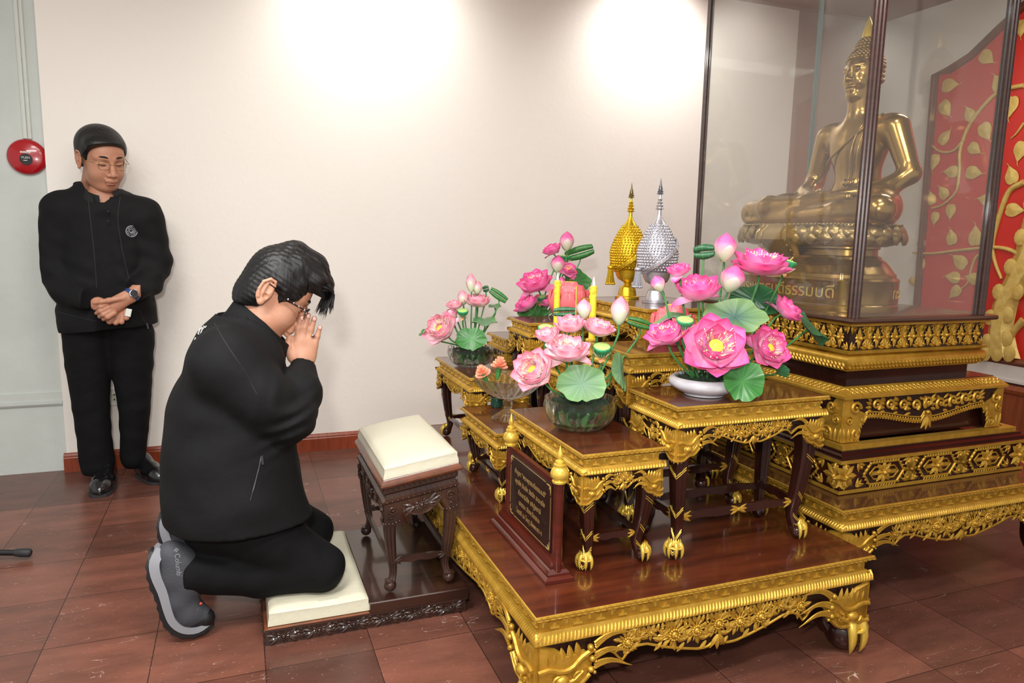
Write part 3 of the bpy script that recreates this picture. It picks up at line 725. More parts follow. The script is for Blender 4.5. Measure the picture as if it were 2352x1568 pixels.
for M, L in four(x0 + .012, x1 - .012, y0 + .012, y1 - .012, .703):
    n = 60; R = []; H = .088; P = []
    def dep(s):                                # s distance from the nearer corner
        if s < .075: return .154
        if s < .10: return .154 - (.154 - .066) * ((s - .075) / .025) ** .6
        u = (s - .10) / (L / 2 - .10); return .066 + .036 * math.sin(u * PI * .5) ** 2 - (.02 if u > .93 else 0)
    for i in range(n + 1):
        x = L * i / n; d = dep(min(x, L - x)); R.append([(x, 0, 0), (x, -d, 0), (x, -d, -.012), (x, 0, -.012)])
        if .09 < min(x, L - x): P.append((x, -d, .002)); 
    fr.add(loft(R, True, True), M); g.add(tube(P, .005, 6), M); g.add(tube([(a, b_ + .014, .002) for a, b_, c in P], .003, 6), M)
    for a, b_, c in P[::1]: knob(g, a, b_ + .007, .0035, .004, M); knob(g, a, b_ - .006, .004, .0, M)
    for sd in (0, 1):
        X = (lambda v: v) if sd == 0 else (lambda v: L - v); hd = 1 if sd == 0 else -1
        gl = [(X(u), -v, 0) for u, v in ((0, 0), (0, .153), (.078, .153), (.07, .125), (.078, .1), (.095, .075), (.105, .06), (.06, .04), (.03, 0))]
        hi = [(p_[0], p_[1], .004) for p_ in gl]
        if sd == 0: gl, hi = gl[::1], hi[::1]
        g.add(loft([gl, hi] if sd else [gl[::-1], hi[::-1]], True, True), M)
        scroll(g, X(.045), -.035, .024, 0, 1.2, hd, .26, M, .004); scroll(g, X(.058), -.128, .020, 2, 1.2, hd, .26, M, .004)
        scroll(g, X(.022), -.075, .018, 2, 1.2, -hd, .26, M, .004)
        for k in range(4): leaf(g, X(.012 + .016 * k), -.150, PI / 2 + (.2 - .12 * k) * hd, .05 - .006 * k, .018, .9, .003, M)
        for k in range(4): leaf(g, X(.080 - .004 * k), -.07 - .018 * k, (0 if sd == 0 else PI) - 1.2 * hd, .022, .012, .9, .003, M)
    m = int((L - .22) / .056); 
    for i in range(m):
        x = .11 + (L - .22) * (i + .5) / m; d = dep(min(x, L - x)); sg = 1 if x < L / 2 else -1
        scroll(g, x, -d * .42, .022, -1.0 if sg > 0 else PI + 1, 1.25, sg, .28, M, .001)
        for k in range(4): leaf(g, x - sg * .018, -d * (.25 + .15 * k), PI / 2 + sg * (.9 + .3 * k), .028, .014, .9, .001, M)
        leaf(g, x + sg * .02, -d * .15, -.5, .022, .012, .9, .001, M)
    for q in (-.5, 0, .5): leaf(g, L / 2, -.085, -PI / 2 + q, .05, .022, .9, .003, M)
    for q in (-.7, .7): leaf(g, L / 2, -.05, PI / 2 + q, .045, .02, .9, .003, M)
    knob(g, L / 2, -.07, .008, .006, M)
p = b.build('middle_stage', WOODD, t, 20)
fr.build('scroll_frame', DARK, p, 20); g.build('gilded_carving', GOLD, p, 45)
# upper stage: neck, leaf cushion moulding, diamond band
b = MB().add(rsweep(1.925, 2.66, 1.82, 2.68, [(0, .7402), (0, .742)], True)).add(rsweep(1.968, 2.562, 1.857, 2.645, [(0, .742), (0, .789), (-.02, .86), (-.02, .956)], True))
g = MB()
x0, x1, y0, y1 = 1.922, 2.60, 1.814, 2.692
pf = [(.03, .7885), (.020, .789), (.018, .795), (.008, .800), (.002, .812), (-.001, .826), (.006, .840), (.016, .845), (.010, .849), (.002, .852), (.0, .861), (.02, .862)]
g.add(rsweep(x0, x1, y0, y1, pf))
for M, L in four(x0, x1, y0, y1, .798):
    n = int(L / .017)
    for i in range(n):
        for r_ in range(3): leaf(g, .014 + (L - .03) * (i + .5 * (r_ % 2)) / n, .012 + .012 * r_, -.9, .019, .012, 1.2, (-.006, -.002, -.007)[r_], M)
for M, L in four(1.936, 2.588, 1.828, 2.678, .863): band_diamond(g, M, L, .084)
bk = MB().add(rsweep(1.936, 2.588, 1.828, 2.678, [(0, .8625), (0, .947)], True))
g.add(rsweep(1.925, 2.60, 1.814, 2.692, [(.02, .9465), (0, .947), (0, .956), (.02, .9565)]))
p = b.build('upper_stage', WOODD, t, 20); bk.build('diamond_band_backing', DARK, p, 0); g.build('gilded_carving', GOLD, p, 45)

# ------------------------------------------------------------------ glass case
def glass_mat():
    m = D.materials.new('pane_glass'); m.use_nodes = True; nt = m.node_tree; N = nt.nodes; L = nt.links; N.remove(N['Principled BSDF'])
    tr = N.new('ShaderNodeBsdfTransparent'); tr.inputs[0].default_value = (.955, .965, .955, 1)
    gl = N.new('ShaderNodeBsdfGlossy'); gl.inputs['Roughness'].default_value = .0
    f = N.new('ShaderNodeLayerWeight'); f.inputs[0].default_value = .5
    pw = N.new('ShaderNodeMath'); pw.operation = 'POWER'; pw.inputs[1].default_value = 4.5; L.new(f.outputs['Facing'], pw.inputs[0])
    ad = N.new('ShaderNodeMath'); ad.operation = 'MULTIPLY_ADD'; ad.inputs[1].default_value = .9; ad.inputs[2].default_value = .055; L.new(pw.outputs[0], ad.inputs[0])
    df = N.new('ShaderNodeBsdfDiffuse'); df.inputs[0].default_value = (.8, .8, .78, 1); dm = N.new('ShaderNodeMixShader'); dm.inputs[0].default_value = .02; L.new(tr.outputs[0], dm.inputs[1]); L.new(df.outputs[0], dm.inputs[2])
    mx = N.new('ShaderNodeMixShader'); L.new(ad.outputs[0], mx.inputs[0]); L.new(dm.outputs[0], mx.inputs[1]); L.new(gl.outputs[0], mx.inputs[2]); L.new(mx.outputs[0], N['Material Output'].inputs[0])
    return m
GLASS = glass_mat()
POSTM = mat('case_timber', srgb(62, 36, 30), .3, coat=.5, vary=(9, srgb(48, 26, 22), (1, 1, 9)))
t = thing('glass_case', (2.22, 2.26, .957), 'tall glass display case with dark timber posts around the seated statue', 'display case')
MB().add(rsweep(1.90, 2.60, 1.785, 2.735, [(.012, .957), (.003, .960), (0, .966), (.002, .974), (.012, .9785)], True)).build('base_board', mat('case_board', srgb(82, 52, 38), .3, coat=.6, vary=(3, srgb(64, 38, 26), (1, 9, 1))), t, 30)
cx0, cx1, cy0, cy1, cz = 1.925, 2.525, 1.81, 2.705, 2.42
for x, y, w_ in ((cx0, cy0, .032), (cx1, cy0, .032), (cx0, cy1, .022)):
    h = w_ / 2; g_ = w_ * .12; pts = []
    for sx, sy in ((-1, -1), (1, -1), (1, 1), (-1, 1)):
        pass
    sec = [(-h, -h + g_), (-h + g_, -h), (-g_, -h), (0, -h + g_), (g_, -h), (h - g_, -h), (h, -h + g_), (h, -g_), (h - g_, 0), (h, g_), (h, h - g_), (h - g_, h), (g_, h), (0, h - g_), (-g_, h), (-h + g_, h), (-h, h - g_), (-h, g_), (-h + g_, 0), (-h, -g_)]
    MB().add(loft([[(x + a, y + b_, z) for a, b_ in sec] for z in (.978, cz)], True, True)).build('post', POSTM, t, 20)
e = .004
for bx in ((cx0 - .003, cx0 + .003, cy0 + .016, cy1 - .011), (cx1 - .003, cx1 + .003, cy0 + .016, cy1 - .004), (cx0 + .016, cx1 - .016, cy0 - .003, cy0 + .003), (cx0 + .011, cx1 - .004, cy1 - .003, cy1 + .003)):
    MB().add(box(*bx, .979, cz)).build('pane', GLASS, t, 0)
MB().add(box(cx1 - .012, cx1 + .006, cy1 - .006, cy1 + .006, .979, cz)).build('glass_joint', mat('joint_glass', srgb(120, 140, 138), .25, trans=.4), t, 0)
MB().add(rsweep(1.895, 2.555, 1.78, 2.735, [(.0, cz), (0, cz + .05), (.01, cz + .06)], True)).build('roof', POSTM, t, 20)

# ------------------------------------------------------------------ seated bronze statue on its lotus throne
BRONZE = mat('polished_bronze', srgb(166, 130, 70), .22, .85, coat=.3, vary=(6, srgb(160, 122, 62)))
BRONZER = mat('aged_bronze', srgb(160, 132, 84), .32, .75, coat=.1, bump=(90, .0008))
st = thing('seated_statue', (2.17, 2.25, .979), 'polished bronze seated figure in meditation on a lotus throne in the glass case', 'statue')
def sring(cx, cy, a, b, z, n=2.6, K=72, dd=None):
    q = np.linspace(0, 2 * PI, K, endpoint=False); c = np.cos(q); s = np.sin(q)
    return np.stack([cx + a * np.sign(c) * abs(c) ** (2 / n), cy + b * np.sign(s) * abs(s) ** (2 / n), np.full(K, z)], 1)
TX, TY, TA, TB = 2.165, 2.255, .205, .345
def tl(prof): return loft([sring(TX, TY, TA * s, TB * (1 - (1 - s) * .62), z) for s, z in prof], True, True)
b = MB().add(tl([(1.0, .979), (1.0, 1.0), (.985, 1.004), (.99, 1.012), (.985, 1.086), (.995, 1.09), (.97, 1.098), (.94, 1.10), (.93, 1.112), (.90, 1.118), (.83, 1.14), (.76, 1.158), (.70, 1.166), (.68, 1.176), (.63, 1.18), (.62, 1.20), (.66, 1.206), (.66, 1.213), (.75, 1.218)]))
b.build('throne_base', BRONZE, st, 35)
b = MB().add(tl([(.74, 1.213), (.88, 1.222), (.97, 1.238), (.985, 1.255), (.95, 1.272), (.90, 1.282), (.93, 1.288), (.93, 1.294), (.90, 1.298), (.3, 1.30)]))
ring = sring(TX, TY, TA * .945, TB * .965, 1.293, K=110)
for p in ring: b.add(sphere(p, .0045, 6, 4))
ring = sring(TX, TY, TA * .96, TB * .975, 1.262, K=30)
for k in range(30):
    p = ring[k]; o = nrm(np.array([(p[0] - TX) / TA ** 2, (p[1] - TY) / TB ** 2, 0])); s = np.array([-o[1], o[0], 0])
    for z0, l, sg in ((1.266, .052, -1), (1.282, .05, -1)):
        M = basis(p + np.array([0, 0, z0 - 1.262 + .006]) + o * (.001 if z0 < 1.27 else -.002) + (s * .022 if z0 > 1.27 else 0), np.array([0, 0, -1.]) + o * .15, s, o)
        V = LEAF[0] * np.array([l, .062, .05]); b.add((V, LEAF[1]), M)
    M = basis(p + np.array([0, 0, -.016]), np.array([0, 0, 1.]), -s, o); V = LEAF[0] * np.array([.04, .05, .04]); b.add((V, LEAF[1]), M)
lt = b.build('lotus_throne', BRONZER, st, 45)
# hanging cloth panel on the front of the throne
b = MB(); fx = TX - TA
R = []
for z, w_, o in ((1.293, .075, .012), (1.262, .085, -.012), (1.235, .088, -.014), (1.205, .075, .03), (1.17, .062, .055), (1.13, .04, .03), (1.105, .012, .012)):
    R.append([(fx + o + .02, TY - w_, z), (fx + o - .006, TY - w_, z), (fx + o - .006, TY + w_, z), (fx + o + .02, TY + w_, z)])
b.add(loft(R, True, True))
for w_, rr in ((.95, .004), (.62, .003)): 
    for sg in (-1, 1): b.add(tube([(fx + o - .008, TY + sg * w_ * v, z) for z, v, o in ((1.29, .075, .012), (1.262, .085, -.012), (1.235, .088, -.014), (1.205, .075, .03), (1.17, .062, .055), (1.13, .04, .03))], rr, 6))
for q in range(9):
    z = 1.285 - q * .018
    for sg in (-1, 1): b.add(sphere((fx - .014 + max(0, (1.225 - z)) * 1.1, TY + sg * .07, z), .0045, 6, 4))
b.build('hanging_panel', BRONZER, lt, 40)
# the figure
S = Solid((1.98, 1.84, 1.27), (2.46, 2.68, 2.0), .005)
BX, BY = 2.33, 2.235
S.ell((BX, BY, 1.375), (.095, .13, .08), .03)
S.ell((BX + .005, BY, 1.46), (.072, .095, .12), .05)
S.ell((BX - .005, BY, 1.60), (.082, .128, .105), .05)
S.cap((BX + .005, BY - .13, 1.665), (BX + .005, BY + .13, 1.665), .052, k=.045)
S.cap((BX - .005, BY, 1.68), (BX - .02, BY, 1.80), .052, .043, .04)
for sg, ey in ((-1, -.235), (1, .235)):
    S.path([(BX, BY + sg * .165, 1.66), (BX + .012, BY + ey, 1.485), (BX - .06, BY + ey * .86, 1.43), (2.17, BY + sg * .055, 1.405)], [.050, .036, .036, .021], .02)
    S.path([(BX, BY + sg * .09, 1.36), (2.20, BY + sg * .24, 1.355), (2.105, BY + sg * .325, 1.345)], [.078, .070, .050], .03)
S.path([(2.105, BY + .325, 1.345), (2.08, BY + .20, 1.365), (2.09, BY, 1.372), (2.10, BY - .13, 1.385)], [.052, .047, .036, .026], .02)
S.path([(2.105, BY - .325, 1.345), (2.075, BY - .18, 1.335), (2.07, BY + .02, 1.325), (2.07, BY + .2, 1.318)], [.052, .046, .036, .024], .02)
S.path([(2.10, BY - .12, 1.385), (2.09, BY - .20, 1.395)], [.026, .016], .01); S.path([(2.07, BY + .2, 1.318), (2.055, BY + .30, 1.312)], [.022, .013], .01)
# hands in the lap
for z, sg in ((1.392, -1), (1.412, 1)):
    S.ell((2.14, BY + sg * .02, z), (.034, .052, .013), .012)
    for f in range(4): S.path([(2.155 - .013 * f - .01, BY + sg * .02, z + .002), (2.14 - .011 * f, BY - sg * .06, z + .002), (2.138 - .010 * f, BY - sg * .098, z + .004)], [.009, .0075, .006], .003)
    S.path([(2.16, BY + sg * .04, z + .008), (2.15, BY + sg * .0, z + .022)], [.009, .007], .004)
V, F = S.mesh(); fig = MB().add((relax(V, F, 2), F))
# robe edges and sash
SH = [(BX - .05, BY + .11, 1.70), (BX - .082, BY + .06, 1.64), (BX - .09, BY - .01, 1.58), (BX - .078, BY - .08, 1.53), (BX - .04, BY - .115, 1.50)]
fig.add(tube(curve([(BX - .02, BY - .12, 1.715), (BX - .07, BY - .07, 1.66), (BX - .09, BY + .0, 1.60), (BX - .085, BY + .07, 1.55), (BX - .05, BY + .10, 1.52)], 20), .0045, 6))
for o in (-.016, .016): fig.add(tube(curve([(BX - .035, BY - .08 + o, 1.712), (BX - .078, BY - .07 + o, 1.64), (BX - .088, BY - .06 + o, 1.57), (BX - .075, BY - .05 + o, 1.49), (BX - .085, BY - .045 + o, 1.46)], 20), .0035, 6))
for k in range(5): fig.add(tube([(BX - .086, BY - .07 + .011 * k, 1.475), (BX - .094, BY - .068 + .010 * k, 1.45 - .006 * (k % 2))], .005, 6))
fig.build('figure_body', BRONZE, st, 180)
# head
H = Solid((2.21, 2.14, 1.74), (2.42, 2.33, 2.03), .0028)
hx, hy, hz = 2.315, BY, 1.885
H.cap((hx + .0, hy, 1.74), (hx, hy, 1.83), .041, .040, .02)
H.ell((hx + .008, hy, hz + .018), (.070, .060, .070), .01)
H.ell((hx - .012, hy, hz - .02), (.052, .052, .082), .03)
H.ell((hx - .038, hy, hz - .088), (.022, .024, .018), .03)
for sg in (-1, 1):
    H.ell((hx - .040, hy + sg * .026, hz - .038), (.020, .020, .022), .02)
    H.cap((hx - .060, hy + sg * .008, hz + .022), (hx - .046, hy + sg * .045, hz + .024), .005, .004, .008)
    H.ell((hx - .060, hy + sg * .025, hz + .006), (.007, .016, .009), .004)
    H.cap((hx - .063, hy + sg * .012, hz + .001), (hx - .058, hy + sg * .038, hz + .003), .003, .002, .002)
    H.path([(hx + .004, hy + sg * .058, hz + .02), (hx + .006, hy + sg * .062, hz - .02), (hx + .0, hy + sg * .060, hz - .085)], [.012, .009, .007], .004)
H.path([(hx - .058, hy, hz + .026), (hx - .070, hy, hz - .005), (hx - .078, hy, hz - .028)], [.007, .008, .011], .008)
for sg in (-1, 1): H.ell((hx - .070, hy + sg * .011, hz - .030), (.008, .007, .006), .005)
H.cap((hx - .062, hy - .018, hz - .056), (hx - .062, hy + .018, hz - .056), .0055, k=.004); H.cap((hx - .066, hy - .010, hz - .055), (hx - .066, hy + .010, hz - .055), .006, k=.004)
H.cap((hx - .060, hy - .013, hz - .068), (hx - .060, hy + .013, hz - .068), .0065, k=.004)
H.ell((hx + .012, hy, hz + .088), (.042, .040, .042), .02)
V, F = H.mesh(); hd = MB().add((relax(V, F, 1), F)).build('head', BRONZE, st, 180)
b = MB()
for lev in range(10):                          # rows of hair curls
    ph = lev / 9 * 1.45
    for k in range(max(5, int(30 * math.cos(ph)))):
        a = 2 * PI * (k + .5 * (lev % 2)) / max(5, int(30 * math.cos(ph)))
        p = np.array([hx + .008 + .072 * math.cos(ph) * math.cos(a), hy + .062 * math.cos(ph) * math.sin(a), hz + .022 + .072 * math.sin(ph)])
        if p[0] < hx - .036 and p[2] < hz + .055: continue
        if lev == 0 and p[0] < hx - .02: continue
        b.add(sphere(p, .0085, 7, 5))
for lev in range(3):
    for k in range(16):
        a = 2 * PI * k / 16; p = np.array([hx + .012 + .066 * math.cos(a), hy + .060 * math.sin(a), hz + .006 - .018 * lev])
        if p[0] > hx + .012 - .0: b.add(sphere(p, .0085, 7, 5))
for lev in range(5):
    ph = .1 + lev * .3; n = max(4, int(20 * math.cos(ph)))
    for k in range(n):
        a = 2 * PI * (k + .5 * (lev % 2)) / n; b.add(sphere((hx + .012 + .042 * math.cos(ph) * math.cos(a), hy + .04 * math.cos(ph) * math.sin(a), hz + .09 + .042 * math.sin(ph)), .0075, 7, 5))
b.build('hair_curls', BRONZE, hd, 60)
MB().add(lathe([(.020, 0), (.024, .006), (.018, .012), (.024, .018), (.022, .03), (.018, .045), (.011, .07), (.0002, .098)], 12), frame((hx + .012, hy, hz + .118), (-.03, 0, 1))).build('flame_finial', GOLDB, hd, 40)
# engraved words on the drum
ENG = mat('engraved_gold', srgb(214, 186, 96), .3, .6)
def wrap_text(body, size, ang0, z, mirror=1):
    V, F = text_mesh(body, size, .0008)
    q = np.linspace(0, 2 * PI, 721); ring = np.stack([TX + TA * .992 * np.sign(np.cos(q)) * abs(np.cos(q)) ** (2 / 2.6), TY + TB * .998 * np.sign(np.sin(q)) * abs(np.sin(q)) ** (2 / 2.6)], 1)
    s = np.concatenate([[0], np.cumsum(np.linalg.norm(np.diff(ring, axis=0), axis=1))]); s0 = np.interp(ang0, q, s)
    x = np.interp(s0 + V[:, 0], s, ring[:, 0]); y = np.interp(s0 + V[:, 0], s, ring[:, 1]); o = np.stack([(x - TX) / TA ** 2, (y - TY) / TB ** 2], 1); o /= np.linalg.norm(o, axis=1)[:, None]
    return np.stack([x + o[:, 0] * (.0012 + V[:, 2]), y + o[:, 1] * (.0012 + V[:, 2]), z + V[:, 1]], 1), F
MB().add(wrap_text('พระพุทธบดีธรรมบดี', .062, PI + .05, 1.028)).add(wrap_text('ทรงคุณ', .055, 1.5 * PI + .55, 1.028)).build('engraved_lettering', ENG, st, 0)

# ------------------------------------------------------------------ mural panel on the right wall
MR = mat('red_panel', srgb(200, 38, 26), .45, coat=.15)
MG = mat('mural_gold', srgb(222, 194, 112), .4, .25, vary=(30, srgb(206, 172, 88)))
t = thing('mural_panel', (XR, 2.4, .57), 'tall red panel with a golden tree of heart-shaped leaves on the right wall', 'mural')
def MP(px, py): p = atx(px, py, XR - .035); return (p[1], p[2])     # y,z on the panel plane
out = [MP(2080, 812), MP(2096, 700), MP(2148, 172), MP(2180, 160), MP(2230, 128), MP(2290, 70), MP(2352, 12), MP(2400, -30), MP(2450, -60)]
out = [(3.50, .548)] + [(min(3.56, y), z) for y, z in out[2:]]
ymid = 2.1; out = [(y, z) for y, z in out] ; mir = [(2 * ymid - y, z) for y, z in out[::-1]]
poly = out + [(ymid, out[-1][1] + .12)] + mir
xs = XR - .03
MB().add(loft([[(XR - .002, y, z) for y, z in poly], [(xs, y, z) for y, z in poly]], True, True)).build('panel_board', MR, t, 0)
fr = MB(); cl = poly + [poly[0]]
P = []
for a, b in zip(cl, cl[1:]):
    P.append((xs, a[0], a[1]))
P.append(P[0]); P = np.array(P)
fr.add(tube(P, .026, 8, flat=1.)); fr.add(tube(P + [-.02, 0, 0], .010, 6))
fr.build('panel_frame', mat('mural_frame', srgb(120, 62, 38), .4, coat=.3, vary=(10, srgb(98, 50, 30))), t, 50)
LF = []
def heart(n=28):
    V = [(0, 0, .004)]; 
    for i in range(n): 
        a = 2 * PI * i / n; dlt = abs(a - PI); d0 = min(a, 2 * PI - a); r = .49 * (1 + .62 * math.exp(-(dlt / .30) ** 1.4) + .10 * math.exp(-((d0 - .7) / .5) ** 2) - .10 * math.exp(-(d0 / .25) ** 2)); V.append((r * math.cos(a), .92 * r * math.sin(a), 0))
    V += [(-.78, .02, 0), (-.95, .08, 0), (-1.08, .17, 0), (-.95, .03, 0), (-.78, -.03, 0)]
    F = [(0, i + 1, (i + 1) % n + 1) for i in range(n)] + [(n + 1, n + 2, n + 3, n + 4, n + 5)]
    return np.array(V), F
HV, HF = heart()
lv = MB(); br = MB()
def mleaf(px, py, size, ang):                  # ang: direction of the pointed tip in the picture, degrees
    y, z = MP(px, py); s = size / 385.
    M = basis((xs - .006, y, z), (0, -1, 0), (0, 0, 1), (-1, 0, 0))
    V = HV * np.array([-s, s, 1.5]) * np.array([1, 1, 1]); V = V @ rot2(math.radians(ang)).T
    lv.add((V, [f[::-1] for f in HF]), M)
for a in ((2264, 130, 34, -40), (2178, 196, 36, -5), (2170, 246, 36, -55), (2228, 264, 30, 120), (2295, 195, 36, 120), (2262, 298, 36, -60), (2168, 318, 32, 50), (2147, 368, 32, -100), (2236, 340, 30, -35), (2188, 394, 32, 175), (2233, 396, 34, -10),
          (2140, 458, 28, 110), (2168, 444, 30, 130), (2148, 498, 26, -95), (2184, 482, 30, -90), (2116, 558, 28, 90), (2114, 606, 32, -85), (2186, 548, 32, 105), (2240, 546, 38, 95), (2207, 602, 36, 145), (2192, 637, 32, 175), (2196, 668, 30, -130), (2095, 645, 22, -40), (2238, 640, 32, 170),
          (2265, 458, 28, 170), (2322, 240, 38, -95), (2345, 342, 36, -100), (2324, 406, 34, 110), (2326, 482, 34, -5), (2347, 60, 30, -90), (2300, 20, 0.1, 0)):
    mleaf(*a)
for pts, r in (([(2352, 196), (2300, 208), (2262, 240), (2225, 290), (2205, 345), (2204, 390), (2196, 440), (2165, 470), (2140, 478)], 9), ([(2215, 320), (2190, 346), (2160, 348), (2138, 332)], 7), ([(2352, 418), (2318, 440), (2294, 500), (2280, 560), (2285, 600), (2300, 640)], 12),
               ([(2352, 590), (2320, 574), (2280, 568), (2200, 575), (2140, 582), (2096, 580)], 9), ([(2268, 574), (2242, 590), (2230, 620), (2222, 650), (2200, 668)], 6), ([(2352, 282), (2335, 306), (2322, 318)], 5), ([(2352, 735), (2330, 760), (2318, 790)], 16)):
    P = [(xs - .005, *MP(*p)) for p in pts]; P = curve(P, 24); br.add(tube(P, np.linspace(1, .45, 24) * r / 385. * .62, 8, flat=1.))
R = []
for a, b in (((2250, 842), (2340, 852)), ((2262, 812), (2336, 800)), ((2268, 760), (2326, 752)), ((2278, 700), (2340, 690)), ((2306, 640), (2372, 650)), ((2330, 580), (2410, 600)), ((2350, 500), (2440, 540)), ((2370, 420), (2470, 470))):
    y0, z0 = MP(*a); y1, z1 = MP(*b); R.append([(xs - .002, y0, max(z0, .575)), (xs - .045, y0 + (y1 - y0) * .3, max(.575, z0 * .6 + z1 * .4)), (xs - .045, y0 + (y1 - y0) * .7, max(.575, z0 * .4 + z1 * .6)), (xs - .002, y1, max(z1, .575))])
tr = MB().add(loft(R, True, True))
for i in range(7):
    for j in range(3):
        A, B = np.array(R[i]), np.array(R[i + 1]); f = (j + .5) / 3; p = (A[0] * (1 - f) + A[3] * f) * .5 + (B[0] * (1 - f) + B[3] * f) * .5
        tr.add((DOMEL[0] * np.array([.009, .040, .05]) + p + np.array([-.036, 0, 0]), DOMEL[1]))
lv.build('gilt_leaves', MG, t, 0); br.build('gilt_branches', MG, t, 60); tr.build('gilt_trunk', MG, t, 20)

# ------------------------------------------------------------------ kneeling platform, cushion, slanted stool
t = thing('kneeling_platform', (.36, 2.38, 0), 'low dark carved wooden platform on the floor under the kneeling man and the cream stool', 'platform')
kx0, kx1, ky0, ky1 = .036, .672, 2.092, 2.675
MB().add(rsweep(kx0, kx1, ky0, ky1, [(.006, 0), (.006, .044), (0, .045), (0, .050), (.004, .052)], True)).build('frame', BROWN, t, 20)
MB().add(rsweep(.352, kx1, ky0, ky1, [(0, .052), (0, .082), (.003, .085)], True)).build('raised_deck', BROWNT, t, 20)
MB().add(rsweep(kx0 + .004, .351, ky0, ky1, [(0, .052), (0, .0535), (.002, .0545)], True)).build('front_deck', BROWNE, t, 20)
g = MB()
for M, L in four(kx0 + .006, kx1 - .006, ky0 + .006, ky1 - .006, .001):
    n = max(2, int(round(L / .098)))
    for i in range(n):
        x = (i + .5) * L / n; rosette(g, x, .022, .021, 12, M, .0005)
        for s in (-1, 1):
            for q in (-.8, -.3, .3, .8): leaf(g, x + s * .018, .022 + q * .006, (0 if s > 0 else PI) + q * .9 * s, .030, .013, .9, .0003, M)
        xs_ = x + L / n * .5
        if i < n - 1:
            flower_cell(g, xs_, .020, .014, .014, M, 6); knob(g, xs_, .038, .004, .001, M); leaf(g, xs_ - .01, .034, .6, .022, .009, .9, 0, M); leaf(g, xs_ + .01, .008, 2.6, .02, .009, .9, 0, M)
g.build('carved_frieze', BROWN, t, 50)
def cushion(mb, x0, x1, y0, y1, z0, z1, dent=None, tilt=0., n=34, crown=.016):
    T = []; rr = .022
    for i in range(n + 1):
        row = []
        for j in range(n + 1):
            u = i / n; v = j / n; du = min(u, 1 - u) * (x1 - x0); dv = min(v, 1 - v) * (y1 - y0)
            e = 1.0
            fu = 1 - max(0, 1 - du / rr) ** 2; fv = 1 - max(0, 1 - dv / rr) ** 2
            z = z0 + (z1 - z0) * (.80 + .20 * math.sqrt(max(0, fu * fv))) + crown * math.sin(PI * u) ** .6 * math.sin(PI * v) ** .6
            x = x0 + (x1 - x0) * u; y = y0 + (y1 - y0) * v
            if dent:
                for (dx, dy, r, dp) in dent: z -= dp * math.exp(-((x - dx) ** 2 + (y - dy) ** 2) / r ** 2)
            row.append((x, y, z + tilt * u))
        T.append(row)
    T = np.array(T); V = T.reshape(-1, 3); k = n + 1; F = [(i * k + j, (i + 1) * k + j, (i + 1) * k + j + 1, i * k + j + 1) for i in range(n) for j in range(n)]
    mb.add((V, F))
    rim = [T[i, 0] for i in range(n + 1)] + [T[n, j] for j in range(1, n + 1)] + [T[i, n] for i in range(n - 1, -1, -1)] + [T[0, j] for j in range(n - 1, 0, -1)]
    rim = np.array(rim); c = rim.mean(0); R = [rim]
    for f, o in ((.66, .0), (.33, .003), (.0, .004)):
        r_ = rim.copy(); r_[:, 2] = (z0 + tilt * (r_[:, 0] - x0) / (x1 - x0)) * (1 - f) + rim[:, 2] * f; dd = r_[:, :2] - c[:2]; r_[:, :2] += -np.sign(dd) * 0 + o * np.sign(dd) * (abs(dd) > .3 * np.abs(dd).max(0)); R.append(r_)
    mb.add(loft(np.array(R)[::-1], True, False))
cb = MB(); cushion(cb, .054, .350, 2.108, 2.655, .0565, .104, dent=[(.23, 2.23, .085, .026), (.23, 2.50, .085, .026), (.10, 2.25, .06, .012), (.10, 2.5, .06, .012)], crown=.014)
c = cb.build('knee_cushion', CREAM, None, 35); tag(c, 'flat cream leather cushion under the kneeling man knees', 'cushion')
# stool
t = thing('slanted_stool', (.525, 2.37, .0865), 'carved dark wooden stool with slanted cream leather top beside the kneeling man', 'stool')
sx0, sx1, sy0, sy1 = .392, .655, 2.112, 2.64; TL = .040 / .263
def slant(V): V = np.array(V, float); V[:, 2] += (V[:, 0] - sx0) * TL; return V
def sl(VF): return (slant(VF[0]), VF[1])
MB().add(sl(rsweep(sx0, sx1, sy0, sy1, [(.02, .438), (.003, .440), (0, .447), (.002, .454), (.008, .459), (.012, .466), (.02, .466)], True))).build('rim', BROWNE, t, 25)
MB().add(sl(rsweep(sx0 + .012, sx1 - .012, sy0 + .012, sy1 - .012, [(.013, .352), (.013, .385), (-.003, .388), (-.004, .394), (.006, .398), (.008, .412), (-.0, .420), (0, .438)], True))).build('frame', BROWN, t, 25)
cb = MB(); cushion(cb, sx0 + .014, sx1 - .014, sy0 + .014, sy1 - .014, .466, .507, crown=.018, tilt=(sx1 - sx0 - .028) * TL)
V0 = cb.V; cb.V = [v + np.array([0, 0, .014 * TL]) for v in V0]; cb.build('seat_cushion', CREAM, t, 35)
g = MB()
